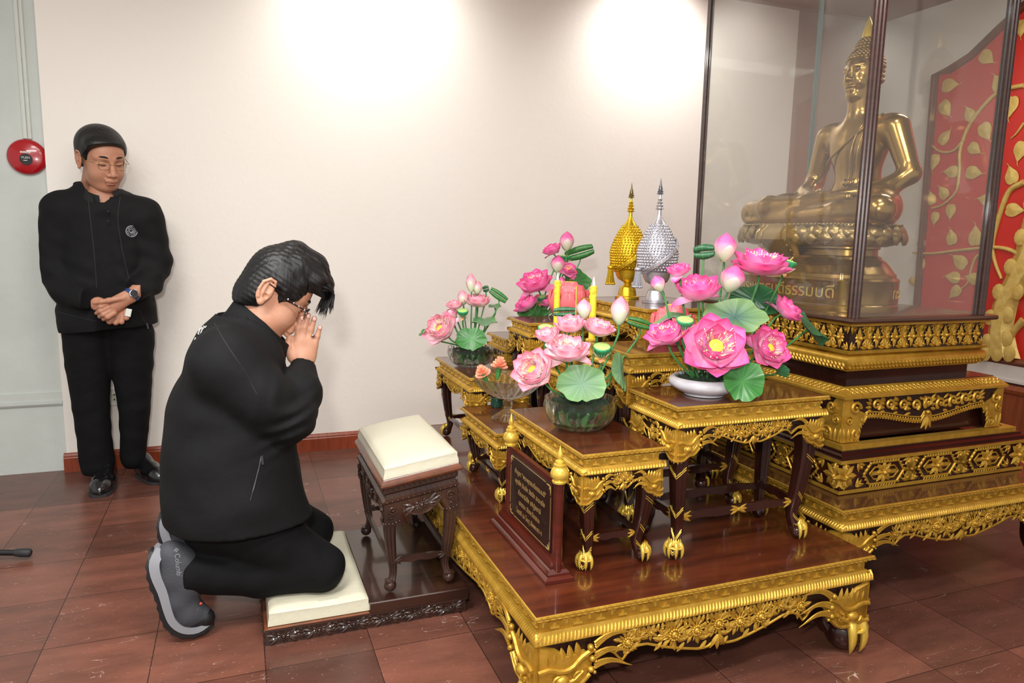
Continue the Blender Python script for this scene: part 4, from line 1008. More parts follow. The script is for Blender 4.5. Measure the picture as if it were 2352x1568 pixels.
for k_, (M, L) in enumerate(four(sx0 + .012, sx1 - .012, sy0 + .012, sy1 - .012, 0)):
    gg = MB()
    H_ = .385
    n = int(L / .017)
    for i in range(n):
        x = (i + .5) * L / n
        leaf(gg, x - .006, H_ + .040, .8, .016, .005, 1, .0, M); leaf(gg, x + .006, H_ + .040, 2.3, .016, .005, 1, .0, M)
        knob(gg, x, H_ + .006, .0035, .004, M); knob(gg, x + .008, H_ + .02, .003, -.006, M)
    R = []; P = []; m = 30
    for i in range(m + 1):
        x = .0012 + (L - .0024) * i / m; s = min(x, L - x); d = .075 if s < .035 else (.075 - .045 * min(1, (s - .035) / .02) if s < .055 else .030 + .030 * math.sin(min(1, (s - .055) / (L / 2 - .055)) * PI / 2) ** 2)
        R.append([(x, H_, 0), (x, H_ - d, 0), (x, H_ - d, -.010), (x, H_, -.010)]); P.append((x, H_ - d, .001))
    gg.add(loft(R, True, True), M); gg.add(tube(P[3:-3], .0025, 6), M)
    rosette(gg, L / 2, H_ - .030, .024, 12, M, .001)
    for s in (-1, 1):
        for q in (-.7, -.2, .3, .8): leaf(gg, L / 2 + s * .02, H_ - .028, (0 if s > 0 else PI) + q * s, .042, .014, .9, .0005, M)
        for q in range(3): gg.add(tube(curve([(L / 2 + s * .012 * (q + 1), H_ - .058 + q * .004, .002), (L / 2 + s * (.03 + .01 * q), H_ - .052 + .008 * q, .003), (L / 2 + s * (.05 + .008 * q), H_ - .034 + .006 * q, .002)], 6), .0022, 5), M)
        X = L / 2 + s * (L / 2 - .026)
        scroll(gg, X, H_ - .022, .016, 0, 1.2, s, .24, M, .001); scroll(gg, X + s * .004, H_ - .050, .012, 1, 1.2, -s, .24, M, .001)
        for q in range(5): knob(gg, X - .022 + .011 * q, H_ - .068 + .002 * abs(q - 2), .004, .001, M)
        if L > .4: rosette(gg, L / 2 + s * .12, H_ - .024, .016, 9, M, .001)
    g.V += [slant(np.concatenate(gg.V))]; g.F += [tuple(i + g.n for i in f) for f in gg.F]; g.m += gg.m; g.UV.append(np.zeros((gg.n, 2))); g.n += gg.n
g.build('carved_apron', BROWN, t, 45)
for x, y, a, b_ in ((sx0 + .034, sy0 + .034, -1, -1), (sx1 - .034, sy0 + .034, 1, -1), (sx1 - .034, sy1 - .034, 1, 1), (sx0 + .034, sy1 - .034, -1, 1)):
    leg(t, x, y, .0865, .385 + (x - sx0) * TL, (a, b_), .021, (BROWN, BROWN), False)
C = [(sx0 + .034, sy0 + .034), (sx1 - .034, sy0 + .034), (sx1 - .034, sy1 - .034), (sx0 + .034, sy1 - .034)]
for i in range(4): stretcher(t, C[i], C[(i + 1) % 4], .19, .022, .011, (BROWN, BROWN), True, False)

# ------------------------------------------------------------------ dedication plaque
t = thing('dedication_plaque', (.785, 1.84, ZP), 'dark wooden prayer plaque with gold Thai lettering between two gold-topped posts', 'plaque')
MB().add(rsweep(.735, .82, 1.62, 2.07, [(0, ZP + .001), (0, ZP + .010), (.006, ZP + .014), (.010, ZP + .016), (.010, ZP + .022), (.017, ZP + .030), (.022, ZP + .032), (.022, ZP + .040), (.030, ZP + .052), (.03, ZP + .058)], True)).build('base', WOODR, t, 20)
for y in (1.645, 2.005):
    p = MB().add(lathe([(.0135, ZP + .010), (.0135, ZP + .275)], 20), basis((.778, y, 0), (1, 0, 0), (0, 1, 0), (0, 0, 1))).build('post', WOODR, t, 40)
    MB().add(lathe([(.012, .270), (.019, .272), (.020, .277), (.016, .281), (.0235, .288), (.025, .298), (.021, .310), (.015, .315), (.0165, .318), (.016, .323), (.010, .325), (.0125, .328), (.012, .332), (.006, .335), (.0085, .342), (.0075, .352), (.003, .364), (.0003, .374)], 28), basis((.778, y, ZP), (1, 0, 0), (0, 1, 0), (0, 0, 1))).build('finial', GOLDB, p, 40)
MB().add(rsweep(.772, .786, 1.655, 1.995, [(0, ZP + .055), (0, ZP + .272)], True)).build('board', WOODR, t, 0)
M = basis((.7712, 1.825, ZP + .16), (0, -1, 0), (0, 0, 1), (-1, 0, 0))
MB().add(rsweep(-.155, .155, -.098, .098, [(0, 0), (0, .002), (.003, .003)], True), M).build('inscription_panel', DARK, t, 20)
g = MB(); PG = mat('gilt_lettering', srgb(168, 138, 84), .5, .3)
for i, s in enumerate(('คำบูชา "พระพุทธบดีธรรมบดี"', 'พุทธัง ธัมมัง สังฆัง สะระณัง', 'ศีละธานิตัง อภิปูชยามิ', 'เอเตนะ สัจจะวัชเชนะ', 'โสตถิ เม โหตุ สัพพะทา ฯ')):
    M2 = basis((.7712 - .0032, 1.825, ZP + .16 + .046 - i * .0295), (0, -1, 0), (0, 0, 1), (-1, 0, 0)); V, F = text_mesh(s, .0205, .0002)
    g.add((V, F), M2)
g.build('lettering', PG, t, 0)
g = MB()
M = basis((.7712 - .003, 1.825, ZP + .16), (0, -1, 0), (0, 0, 1), (-1, 0, 0))
for sx in (-1, 1):
    for sy in (-1, 1):
        for q, l in ((0, .03), (PI / 2, .026), (PI / 4, .018)): leaf(g, sx * .148, sy * .09, math.atan2(-sy * math.sin(q), -sx * math.cos(q)), l, .007, .6, 0, M)
g.add(tube([(-.115, .092, 0), (.115, .092, 0)], .0009, 5), M); g.add(tube([(-.115, -.092, 0), (.115, -.092, 0)], .0009, 5), M); g.add(tube([(-.15, -.06, 0), (-.15, .06, 0)], .0009, 5), M); g.add(tube([(.15, -.06, 0), (.15, .06, 0)], .0009, 5), M)
g.build('gilt_border', PG, t, 40)

# ------------------------------------------------------------------ offerings on the tables
SILV = mat('silver_glitter', srgb(205, 205, 212), .25, .85, bump=(300, .001)); GLIT = mat('gold_glitter', srgb(222, 186, 50), .22, .85, bump=(300, .001))
TIPG = mat('tip_dark_gold', srgb(120, 104, 60), .35, .8); TIPS = mat('tip_dark_silver', srgb(110, 112, 118), .35, .8)
def offering(x, y, label, m, tip, sc=1., az=0.):
    t = thing('tiered_offering', (x, y, .981), label, 'ceremonial offering', 'pair of tiered offerings on the top table')
    M = np.eye(4); M[:3, :3] *= sc; M[:3, 3] = (x, y, .981)
    b = MB().add(lathe([(.060, .0), (.060, .010), (.055, .012), (.046, .014), (.042, .04), (.036, .055), (.022, .066), (.017, .074), (.022, .080), (.050, .095), (.060, .115), (.064, .14), (.06, .15)], 40), M); b.build('footed_stand', m, t, 30)
    b = MB().add(lathe([(.064, .140), (.078, .155), (.088, .19), (.090, .225), (.084, .255), (.070, .29), (.050, .33), (.030, .36), (.014, .385), (.009, .40)], 40), M)
    for lev in range(17):                      # rows of bead-like buds
        z = .150 + lev * .0125; r = np.interp(z, [.14, .155, .19, .225, .255, .29, .33, .36], [.064, .078, .088, .090, .084, .070, .050, .030]); n = max(10, int(2 * PI * r / .0145))
        for k in range(n):
            a = 2 * PI * (k + .5 * (lev % 2)) / n; b.add(sphere((r * math.cos(a), r * math.sin(a), z), .0068, 6, 4), M)
    b.build('beaded_cone', m, t, 60)
    b = MB(); 
    for o in (0, .007, .014):
        P = []
        for i in range(41):
            a = 2 * PI * i / 40; z = .222 + .075 * math.cos(a - az) - o; r = np.interp(z, [.14, .155, .19, .225, .255, .29, .33], [.07, .084, .094, .096, .090, .076, .056]) + .004
            P.append((r * math.cos(a), r * math.sin(a), z))
        b.add(tube(P, .0042, 6), M)
        for q in P[::1]: b.add(sphere(q, .0052, 5, 4), M)
    b.build('bead_garland', m, t, 60)
    a = az + PI; c = (.098 * math.cos(a), .098 * math.sin(a)); b = MB()
    b.add(sphere((c[0], c[1], .152), (.017, .017, .013), 12, 8), M)
    for i in range(12):
        q = 2 * PI * i / 12; b.add(tube([(c[0] + .008 * math.cos(q), c[1] + .008 * math.sin(q), .147), (c[0] + .012 * math.cos(q), c[1] + .012 * math.sin(q), .11), (c[0] + .019 * math.cos(q) , c[1] + .019 * math.sin(q), .075)], .0046, 5), M)
        b.add(sphere((c[0] + .020 * math.cos(q), c[1] + .020 * math.sin(q), .073), .0065, 6, 4), M)
    b.build('tassel', m, t, 60)
    b = MB().add(lathe([(.012, .385), (.009, .40), (.009, .42), (.020, .424), (.013, .432), (.017, .438), (.011, .446), (.014, .452), (.008, .46), (.011, .466), (.006, .474), (.005, .492)], 20), M); b.build('spire', m, t, 40)
    b = MB().add(lathe([(.005, .488), (.016, .490), (.012, .497), (.013, .502), (.009, .508), (.010, .513), (.007, .519), (.008, .523), (.005, .530), (.003, .545), (.0003, .562)], 16), M); b.build('spire_tip', tip, t, 40)
offering(1.515, 2.60, 'gold beaded cone offering with tassel on the tallest altar table', GLIT, TIPG, .84, .0)
offering(1.525, 2.40, 'silver beaded cone offering with tassel beside the gold one', SILV, TIPS, .85, .0)
def pt(M, p): return M[:3, :3] @ np.array(p) + M[:3, 3]
# candles on gilt holders, incense, coral lotus candles
YEL = mat('yellow_wax', srgb(250, 220, 60), .45, sub=.2, bump=(80, .002)); FL = mat('candle_flame', (1, .75, .35), .5, emit=(1, .85, .6, 14))
for x, y, lab, zz in ((1.19, 2.59, 'left yellow candle burning beside the coral lotus', .0), (1.19, 2.28, 'right yellow candle burning in front of the tallest table', .0)):
    t = thing('altar_candle', (x, y, .766), lab, 'candle', 'yellow altar candles'); M = basis((x, y, .766), (1, 0, 0), (0, 1, 0), (0, 0, 1))
    MB().add(lathe([(.030, 0), (.030, .005), (.012, .010), (.008, .03), (.012, .04), (.008, .055), (.014, .075), (.022, .082), (.024, .095), (.018, .10)], 20), M).build('candle_holder', GOLDB, t, 40)
    b = MB().add(lathe([(.0125, .092), (.0125, .285), (.0115, .290), (.006, .286)], 20), M)
    for k in range(14): a = rnd.random() * 6.28; b.add(sphere((.0125 * math.cos(a), .0125 * math.sin(a), .285 - .045 * rnd.random()), (.003, .003, .005), 6, 4), M)
    b.build('wax_stick', YEL, t, 40)
    MB().add(lathe([(.0005, .286), (.0035, .294), (.003, .304), (.0003, .322)], 10), M).build('flame', FL, t, 60)
t = thing('incense_burner', (1.20, 2.435, .766), 'small gilt incense holder with three tan incense sticks between the candles', 'incense')
M = basis((1.20, 2.435, .766), (1, 0, 0), (0, 1, 0), (0, 0, 1))
MB().add(lathe([(.03, 0), (.03, .006), (.014, .012), (.014, .02), (.034, .045), (.036, .06), (.033, .062), (.03, .05), (.001, .05)], 24), M).build('bowl', GOLDB, t, 40)
for k in range(3): MB().add(tube([(.006 * (k - 1), .010 * (k - 1), .048), (.006 * (k - 1), .010 * (k - 1), .278)], .0032, 8), M).build('incense_stick', mat('incense_tan', srgb(206, 176, 84), .6) if k == 0 else MATS['incense_tan'], t, 60)
CORAL = mat('coral_wax', srgb(255, 120, 128), .4, sub=.25, coat=.2); YELF = mat('yellow_flower', srgb(252, 200, 50), .5); INK = mat('gilt_ink', srgb(130, 84, 20), .4, .3)
def lotus_candle(x, y, z, s, label):
    t = thing('lotus_candle', (x, y, z), label, 'candle', 'coral lotus-shaped candles'); b = MB()
    b.add(lathe([(.03 * s, 0), (.045 * s, .012 * s), (.048 * s, .05 * s), (.040 * s, .10 * s), (.02 * s, .118 * s)], 24), basis((x, y, z), (1, 0, 0), (0, 1, 0), (0, 0, 1)))
    for row, (n, r0, h, w_) in enumerate(((9, .073, .104, .047), (9, .065, .122, .047), (8, .054, .134, .042))):
        for k in range(n):
            a = 2 * PI * (k + .5 * (row % 2)) / n; o = np.array([math.cos(a), math.sin(a), 0]); sd = np.array([-o[1], o[0], 0]); R = []
            for i in range(9):
                q = i / 8; hh = h * q; rr = .040 + (r0 - .040) * math.sin(min(1, q * 1.35) * PI / 2) - (.006 + .012 * row) * q ** 3; wd = w_ * .56 * (math.sin(PI * min(.90, q * .68 + .18)) ** .6)
                R.append([np.array([x, y, z]) + (o * (rr - .006 * abs(v) ** 2 + .0014 * math.cos(v * 14) + .004 * (row == 0)) + sd * wd * v) * s + np.array([0, 0, hh * s]) for v in np.linspace(-1, 1, 11)])
            b.add(loft(R, False, False))
    b.build('petals', CORAL, t, 60)
    b = MB()
    for k in range(7): a = k * .9; b.add(sphere((x + .014 * s * math.cos(a), y + .014 * s * math.sin(a), z + .128 * s), (.012 * s, .012 * s, .007 * s), 8, 6))
    b.build('yellow_top', YELF, t, 60)
    MB().add(tube([(x, y, z + .125 * s), (x + .004, y, z + .143 * s), (x + .012, y, z + .150 * s)], .0015, 6)).build('wick', INK, t, 60)
    b = MB()
    for p_ in ([(-.8, .9), (-.8, -.9)], [(-.8, .5), (0, .5), (-.1, -.9)], [(.3, .9), (.3, -.9), (.6, -.7)], [(-.1, .1), (.9, .3)], [(.7, .8), (.2, -.3), (1, -.9)]):
        a = math.atan2(-y * 0 - 1, -.35); o = np.array([-.45, -.89, 0]); sd = np.array([.89, -.45, 0])
        b.add(tube([np.array([x, y, z + .040 * s]) + o * .0765 * s + sd * u * .009 * s + np.array([0, 0, v * .014 * s]) for u, v in p_], .0012, 5))
    b.build('painted_character', INK, t, 60)
lotus_candle(1.345, 2.80, .874, 1.22, 'coral pink lotus-shaped candle behind the yellow candles')
lotus_candle(1.372, 2.045, .874, 1.0, 'coral pink lotus-shaped candle behind the right-hand lotus bouquet')
# compote dish with two carnations and the green candle cup
CRY = D.materials.new('crystal'); CRY.use_nodes = True; cb_ = CRY.node_tree.nodes['Principled BSDF']; cb_.inputs['Transmission Weight'].default_value = 1; cb_.inputs['Roughness'].default_value = .02; cb_.inputs['IOR'].default_value = 1.45; cb_.inputs['Base Color'].default_value = (.97, .98, .97, 1)
nt_ = CRY.node_tree; mxs = nt_.nodes.new('ShaderNodeMixShader'); trb = nt_.nodes.new('ShaderNodeBsdfTransparent'); mxs.inputs[0].default_value = .32
nt_.links.new(cb_.outputs[0], mxs.inputs[1]); nt_.links.new(trb.outputs[0], mxs.inputs[2]); nt_.links.new(mxs.outputs[0], nt_.nodes['Material Output'].inputs[0])
t = thing('glass_compote', (.905, 2.37, .566), 'clear pressed glass compote dish on a stem on the lowest table', 'glass dish')
K = 72; R = []
def flute(prof, K, n, amp, lo=0):
    R = []
    for r, z, am in prof:
        row = []
        for k in range(K):
            q = n * PI * k / K; e = 1 + am * amp * (max(abs(math.sin(q + z * lo)), abs(math.sin(q - z * lo))) - .7); row.append((r * e * math.cos(2 * PI * k / K), r * e * math.sin(2 * PI * k / K), z))
        R.append(row)
    return loft(R, True, True)
M = basis((.905, 2.37, .566), (1, 0, 0), (0, 1, 0), (0, 0, 1))
MB().add(flute([(.058, 0, 0), (.060, .004, 0), (.050, .012, 1), (.030, .026, 1), (.014, .036, 1), (.013, .040, .3), (.016, .043, .5), (.016, .066, .5), (.012, .070, 0), (.022, .076, 0), (.050, .084, 1), (.085, .102, 1), (.110, .124, 1), (.125, .146, .3), (.129, .156, 0), (.125, .157, 0), (.104, .126, 0), (.078, .104, 0), (.040, .088, 0), (.001, .084, 0)], 96, 24, .06), M).build('dish_body', CRY, t, 25)
t = thing('green_candle_cup', (.93, 2.56, .566), 'small dark green cup behind the glass compote', 'cup')
MB().add(lathe([(.022, 0), (.024, .003), (.024, .036), (.021, .036), (.021, .006), (.0005, .006)], 24), basis((.93, 2.56, .566), (1, 0, 0), (0, 1, 0), (0, 0, 1))).build('cup_body', mat('green_glass', srgb(24, 66, 52), .15, coat=.5), t, 40)
MB().add(lathe([(.0205, .006), (.0205, .030), (.0005, .031)], 20), basis((.93, 2.56, .566), (1, 0, 0), (0, 1, 0), (0, 0, 1))).build('wax', mat('dark_wax', srgb(30, 80, 62), .5), t, 40)
CAR = mat('carnation', srgb(255, 150, 140), .6, vary=(90, srgb(255, 205, 160))); STEMG = mat('stem_green', srgb(74, 140, 70), .45)
def carnation(x, y, z, r, label, tilt):
    t = thing('carnation', (x, y, z), label, 'flower', 'carnations in the compote'); b = MB(); M = frame((x, y, z), tilt)
    for row in range(4):
        n = 9 - row; 
        for k in range(n):
            a = 2 * PI * k / n + row; R = []
            for i in range(5):
                q = i / 4; rr = r * (.15 + (.85 - .2 * row) * q); zz = r * (.15 + .22 * row + (.25 + .12 * row) * q ** 1.4)
                R.append([(rr * math.cos(a + v * .46), rr * math.sin(a + v * .46), zz + r * .09 * math.sin(v * 17 + k) * q) for v in np.linspace(-1, 1, 11)])
            b.add(loft(R, False, False), M)
    b.build('petals', CAR, t, 60)
    MB().add(lathe([(r * .1, -r * 1.3), (r * .28, -r * .7), (r * .34, -r * .1), (r * .3, r * .2)], 12), M).build('calyx', STEMG, t, 60)
carnation(.885, 2.42, .742, .032, 'orange-pink carnation standing tallest in the glass compote', (.1, -.1, 1)); carnation(.825, 2.41, .722, .030, 'pink carnation lying lower in the glass compote', (-.5, -.2, 1))

# ------------------------------------------------------------------ lotus bouquets
def petal_mat(name, base, mid, tip, p=(.0, .30, .95)):
    m = D.materials.new(name); m.use_nodes = True; nt = m.node_tree; N = nt.nodes; L = nt.links; b = N['Principled BSDF']
    uv = N.new('ShaderNodeUVMap'); sp = N.new('ShaderNodeSeparateXYZ'); cr = N.new('ShaderNodeValToRGB')
    L.new(uv.outputs[0], sp.inputs[0]); e = cr.color_ramp.elements; e[0].position = p[0]; e[0].color = base; e[1].position = p[2]; e[1].color = tip
    x = e.new(p[1]); x.color = mid; L.new(sp.outputs[1], cr.inputs[0])
    wv = N.new('ShaderNodeTexWave'); wv.inputs['Scale'].default_value = 9; wv.inputs['Distortion'].default_value = 1.5; mp = N.new('ShaderNodeMapping'); mp.inputs['Scale'].default_value = (1, .12, 1)
    L.new(uv.outputs[0], mp.inputs[0]); L.new(mp.outputs[0], wv.inputs[0])
    mx = N.new('ShaderNodeMix'); mx.data_type = 'RGBA'; mx.blend_type = 'MULTIPLY'; mx.inputs[0].default_value = .04; L.new(cr.outputs[0], mx.inputs[6]); L.new(wv.outputs[0], mx.inputs[7])
    L.new(mx.outputs[2], b.inputs['Base Color']); b.inputs['Roughness'].default_value = .5; b.inputs['Subsurface Weight'].default_value = .25; b.inputs['Subsurface Radius'].default_value = (.01, .004, .006)
    b.inputs['Subsurface Scale'].default_value = .6
    return m
HOT = petal_mat('bright_lotus_petal', srgb(254, 232, 236), srgb(255, 172, 214), srgb(252, 74, 164), (.0, .5, 1.0))
PALEP = petal_mat('pale_lotus_petal', srgb(253, 244, 238), srgb(255, 220, 226), srgb(252, 138, 172), (.0, .55, 1.0))
BUDH = petal_mat('bright_bud_petal', srgb(214, 240, 190), srgb(250, 212, 214), srgb(246, 104, 170), (.05, .38, .72))
BUDP = petal_mat('pale_bud_petal', srgb(214, 240, 196), srgb(250, 220, 214), srgb(250, 150, 170), (.05, .4, .8))
STAM = mat('stamen_cream', srgb(252, 240, 200), .5); SEED = mat('seed_yellow', srgb(232, 222, 80), .5)
STEM = mat('lotus_stem', srgb(82, 150, 84), .45, vary=(20, srgb(64, 128, 66))); PODG = mat('pod_green', srgb(60, 160, 104), .45, vary=(30, srgb(48, 138, 88))); PODT = mat('pod_top', srgb(176, 214, 120), .5)
PEACH = mat('dried_petal', srgb(222, 160, 118), .6)
def leaf_mat(name, a, b_, c, rough=.45):
    m = D.materials.new(name); m.use_nodes = True; nt = m.node_tree; N = nt.nodes; L = nt.links; b = N['Principled BSDF']
    uv = N.new('ShaderNodeUVMap'); sp = N.new('ShaderNodeSeparateXYZ'); cr = N.new('ShaderNodeValToRGB'); L.new(uv.outputs[0], sp.inputs[0])
    e = cr.color_ramp.elements; e[0].color = c; e[1].color = a; e[1].position = .5; x = e.new(.95); x.color = b_; L.new(sp.outputs[1], cr.inputs[0])
    fr_ = N.new('ShaderNodeMath'); fr_.operation = 'FRACT'; mu = N.new('ShaderNodeMath'); mu.operation = 'MULTIPLY'; mu.inputs[1].default_value = 11; L.new(sp.outputs[0], mu.inputs[0]); L.new(mu.outputs[0], fr_.inputs[0])
    s2 = N.new('ShaderNodeMath'); s2.operation = 'SUBTRACT'; s2.inputs[1].default_value = .5; ab = N.new('ShaderNodeMath'); ab.operation = 'ABSOLUTE'; L.new(fr_.outputs[0], s2.inputs[0]); L.new(s2.outputs[0], ab.inputs[0])
    r = N.new('ShaderNodeMapRange'); r.inputs[1].default_value = .0; r.inputs[2].default_value = .035; r.inputs[3].default_value = .28; r.inputs[4].default_value = 0; L.new(ab.outputs[0], r.inputs[0])
    mx = N.new('ShaderNodeMix'); mx.data_type = 'RGBA'; L.new(r.outputs[0], mx.inputs[0]); L.new(cr.outputs[0], mx.inputs[6]); mx.inputs[7].default_value = srgb(190, 222, 160)
    L.new(mx.outputs[2], b.inputs['Base Color']); b.inputs['Roughness'].default_value = rough; return m
LEAFP = leaf_mat('pale_lotus_leaf', srgb(98, 138, 96), srgb(106, 146, 92), srgb(94, 134, 104))
LEAFB = leaf_mat('bluish_lotus_leaf', srgb(94, 130, 92), srgb(114, 146, 92), srgb(46, 88, 88))
LEAFG = leaf_mat('green_lotus_leaf', srgb(54, 118, 54), srgb(60, 126, 56), srgb(70, 138, 68), .35)
LEAFD = leaf_mat('dark_lotus_leaf', srgb(34, 92, 56), srgb(44, 100, 58), srgb(36, 98, 62), .35)
def petal(L, W, t0, t1, cup=.5, nv=9, nu=7, tipc=.0, z0=0., r0=.0):
    # petal in the x-z plane: starts at radius r0, leans t0 from the axis at the root and t1 at the tip
    P = []; x, z = r0, z0; pts = [(x, z, t0)]
    for i in range(nv - 1):
        v = (i + .5) / (nv - 1); t = t0 + (t1 - t0) * v + tipc * max(0, v - .75) * 4; x += L / (nv - 1) * math.sin(t); z += L / (nv - 1) * math.cos(t); pts.append((x, z, t))
    V = []; U = []
    for i, (x, z, t) in enumerate(pts):
        v = i / (nv - 1); w_ = W * .5 * ((.30 + .70 * math.sin(PI / 2 * min(1, v / .55)) ** 1.1) if v < .55 else (1 - ((v - .55) / .45) ** 1.75 * .985) ** .74) * (1 if v < .8 else 1 - .0 * v)
        for j in range(nu):
            u = j / (nu - 1) * 2 - 1; c = cup * w_ * u * u
            V.append((x - c * math.cos(t), u * w_ * (1 - .12 * cup * u * u), z + c * math.sin(t))); U.append((u * .5 + .5, v))
    F = [(i * nu + j, i * nu + j + 1, (i + 1) * nu + j + 1, (i + 1) * nu + j) for i in range(nv - 1) for j in range(nu - 1)]
    return np.array(V), F, np.array(U)
def rz(V, a): return V @ rot2(a).T
BQ = {}
def direction(d): 
    h = nrm((CF[0], CF[1], 0)); return nrm(CR * d[0] + np.array([0, 0, 1.]) * d[1] - h * d[2])
def stem_to(t, p, ax, root, r=.0035, bend=.03, mt=None, name='stem'):
    a = np.array(p); b = np.array(root); d = np.linalg.norm(a - b); m = (a + b) / 2; m[:2] += (a[:2] - b[:2]) * .08
    P = curve([a, a - ax * min(.035, d * .25), m, b + (0, 0, .012), b - (0, 0, .0)], 18)
    return MB().add(tube(P, r, 8)).build(name, mt or STEM, t, 60)
def lotus(p, ax, dia, op, hot, label, group, root, seed):
    r_ = random.Random(seed); t = thing('lotus_flower', p, label, 'flower', group); M = frame(p, ax); s = dia / 2
    pm = HOT if hot else PALEP; b = MB()
    # op: 0 cupped .. 1 flat open
    base = -.34 * s
    rows = ((6, 1.36 + .2 * op, .22 + .85 * op, 1.10, 1.02), (7, 1.18 + .2 * op, -.10 + .70 * op, 1.04, .96), (6, 1.0 + .1 * op, -.36 + .55 * op, .92, .84), (5, .8 + .1 * op, -.40 + .34 * op, .60, .5))
    for k_, (n, t0, t1, l, w_) in enumerate(rows):
        for k in range(n):
            j = (r_.random() - .5); a = 2 * PI * (k + .5 * (k_ % 2) + .2 * j) / n
            V, F, U = petal(l * s * (1 + .16 * j), w_ * s, t0 + .2 * j + .1, t1 + .45 * (r_.random() - .5), .48 - .15 * op * (k_ == 0), nv=13, nu=9, tipc=.22 if k_ < 2 else .10, z0=base + .03 * s * k_, r0=.05 * s)
            b.add((rz(V, a), F, U), M)
    if r_.random() < .75:                       # one or two outer petals hang loose
        for q in range(2):
            a = r_.random() * 6.28; V, F, U = petal(1.0 * s, .72 * s, 1.6, 1.9 + .3 * op, .3, z0=base, r0=.05 * s); b.add((rz(V, a), F, U), M)
    b.build('petals', pm, t, 180)
    b = MB(); n = 46
    for k in range(n):
        a = 2 * PI * r_.random(); l = (.40 + .20 * r_.random()) * s; o = np.array([math.cos(a), math.sin(a), 0.]); q = .35 + .5 * r_.random()
        P = [np.array([0, 0, base + .1 * s]) + o * .12 * s, np.array([0, 0, base + .1 * s]) + o * (.12 * s + l * q * .6) + np.array([0, 0, l * .62]), np.array([0, 0, base + .1 * s]) + o * (.12 * s + l * q) + np.array([0, 0, l])]
        b.add(tube(P, max(.0008, .013 * s), 4), M); b.add((DOME[0] * .022 * s + P[-1], DOME[1]), M)
    b.build('stamens', STAM, t, 60)
    b = MB().add(lathe([(.08 * s, base + .02 * s), (.19 * s, base + .38 * s), (.21 * s, base + .42 * s), (.18 * s, base + .45 * s), (.0003, base + .44 * s)], 14), M)
    for k in range(7): a = k * .9; b.add((DOME[0] * .028 * s + np.array([.1 * s * math.cos(a), .1 * s * math.sin(a), base + .45 * s]), DOME[1]), M)
    b.build('seed_head', SEED, t, 50)
    stem_to(t, M[:3, 3] + M[:3, 2] * base * 1.02, ax, root)
    return t
def bud(p, ax, W_, Hh, hot, label, group, root, seed, green=False):
    t = thing('lotus_bud', p, label, 'flower', group); M = frame(p, ax); b = MB(); R = W_ / 2
    def pr(v): return R * (math.sin(PI * min(1, .04 + .60 * v ** .8)) if v < .55 else math.sin(PI * (.04 + .60 * .55 ** .8)) * (1 - ((v - .55) / .45) ** 1.7) ** .8) 
    b.add(lathe([(max(pr(v) * .96, .0003), -Hh / 2 + Hh * v) for v in np.linspace(0, 1, 16)], 20), M, uv=np.array([(0, v) for v in np.linspace(0, 1, 16) for k in range(20)]))
    r_ = random.Random(seed)
    for row, (n, sp, vt, of) in enumerate(((4, 1.15, 1.02, .0), (4, 1.1, .94, .0016), (3, 1.05, .62, .003))):
        for k in range(n):
            a0 = 2 * PI * (k + .5 * (row % 2) + .15 * r_.random()) / n; V = []; U = []; nv, nu = 11, 7
            for i in range(nv):
                v = i / (nv - 1) * vt; w_ = sp * (math.sin(PI * min(.985, .22 + .78 * (i / (nv - 1)) ** 1.25)) ** .8) * .72
                for j in range(nu):
                    u = j / (nu - 1) * 2 - 1; a = a0 + u * w_; rr = pr(min(v, .999)) + .0006 + of + .0006 * (1 - abs(u)) 
                    V.append((rr * math.cos(a), rr * math.sin(a), -Hh / 2 + Hh * v)); U.append((u * .5 + .5, v * (1 if row < 2 else .62)))
            F = [(i * nu + j, i * nu + j + 1, (i + 1) * nu + j + 1, (i + 1) * nu + j) for i in range(nv - 1) for j in range(nu - 1)]
            b.add((np.array(V), F, np.array(U)), M)
    b.build('petals', BUDH if hot else BUDP, t, 60)
    stem_to(t, M[:3, 3] - M[:3, 2] * Hh / 2, ax, root, .0034)
def pod(p, ax, dia, label, group, root):
    t = thing('lotus_seed_pod', p, label, 'seed pod', group); M = frame(p, ax); s = dia / 2; b = MB(); R = []
    for r, z in ((.16, -1.05), (.42, -.8), (.72, -.4), (.92, .0), (1.0, .25), (.97, .36), (.90, .38)):
        R.append([(s * r * (1 + .035 * math.cos(12 * a)) * math.cos(a), s * r * (1 + .035 * math.cos(12 * a)) * math.sin(a), s * z) for a in np.linspace(0, 2 * PI, 48, endpoint=False)])
    b.add(loft(R, True, True), M); b.build('pod_body', PODG, t, 60)
    b = MB().add(lathe([(.9 * s, .37 * s), (.85 * s, .41 * s), (.0003, .44 * s)], 24), M)
    for k in range(10): a = k * 2.4; r = .22 * math.sqrt(k) * s; b.add((DOME[0] * .09 * s + np.array([r * math.cos(a), r * math.sin(a), .42 * s]), DOME[1]), M)
    b.build('pod_top', PODT, t, 50)
    b = MB()
    for k in range(22):
        a = 2 * PI * k / 22; o = np.array([math.cos(a), math.sin(a), 0]); b.add(tube([o * .3 * s + (0, 0, -.95 * s), o * .72 * s + (0, 0, -.62 * s), o * (.9 + .08 * (k % 3)) * s + (0, 0, -.22 * s)], .022 * s, 4), M)
    b.build('stamens', STAM, t, 60)
    b = MB()
    for k in range(3): V, F, U = petal(.8 * s, .6 * s, 1.7, 2.2, .4, z0=-1.0 * s, r0=.1 * s); b.add((rz(V, k * 2.1), F, U), M)
    b.build('dried_petals', PEACH, t, 60)
    stem_to(t, M[:3, 3] - M[:3, 2] * s * 1.0, ax, root, .0036)
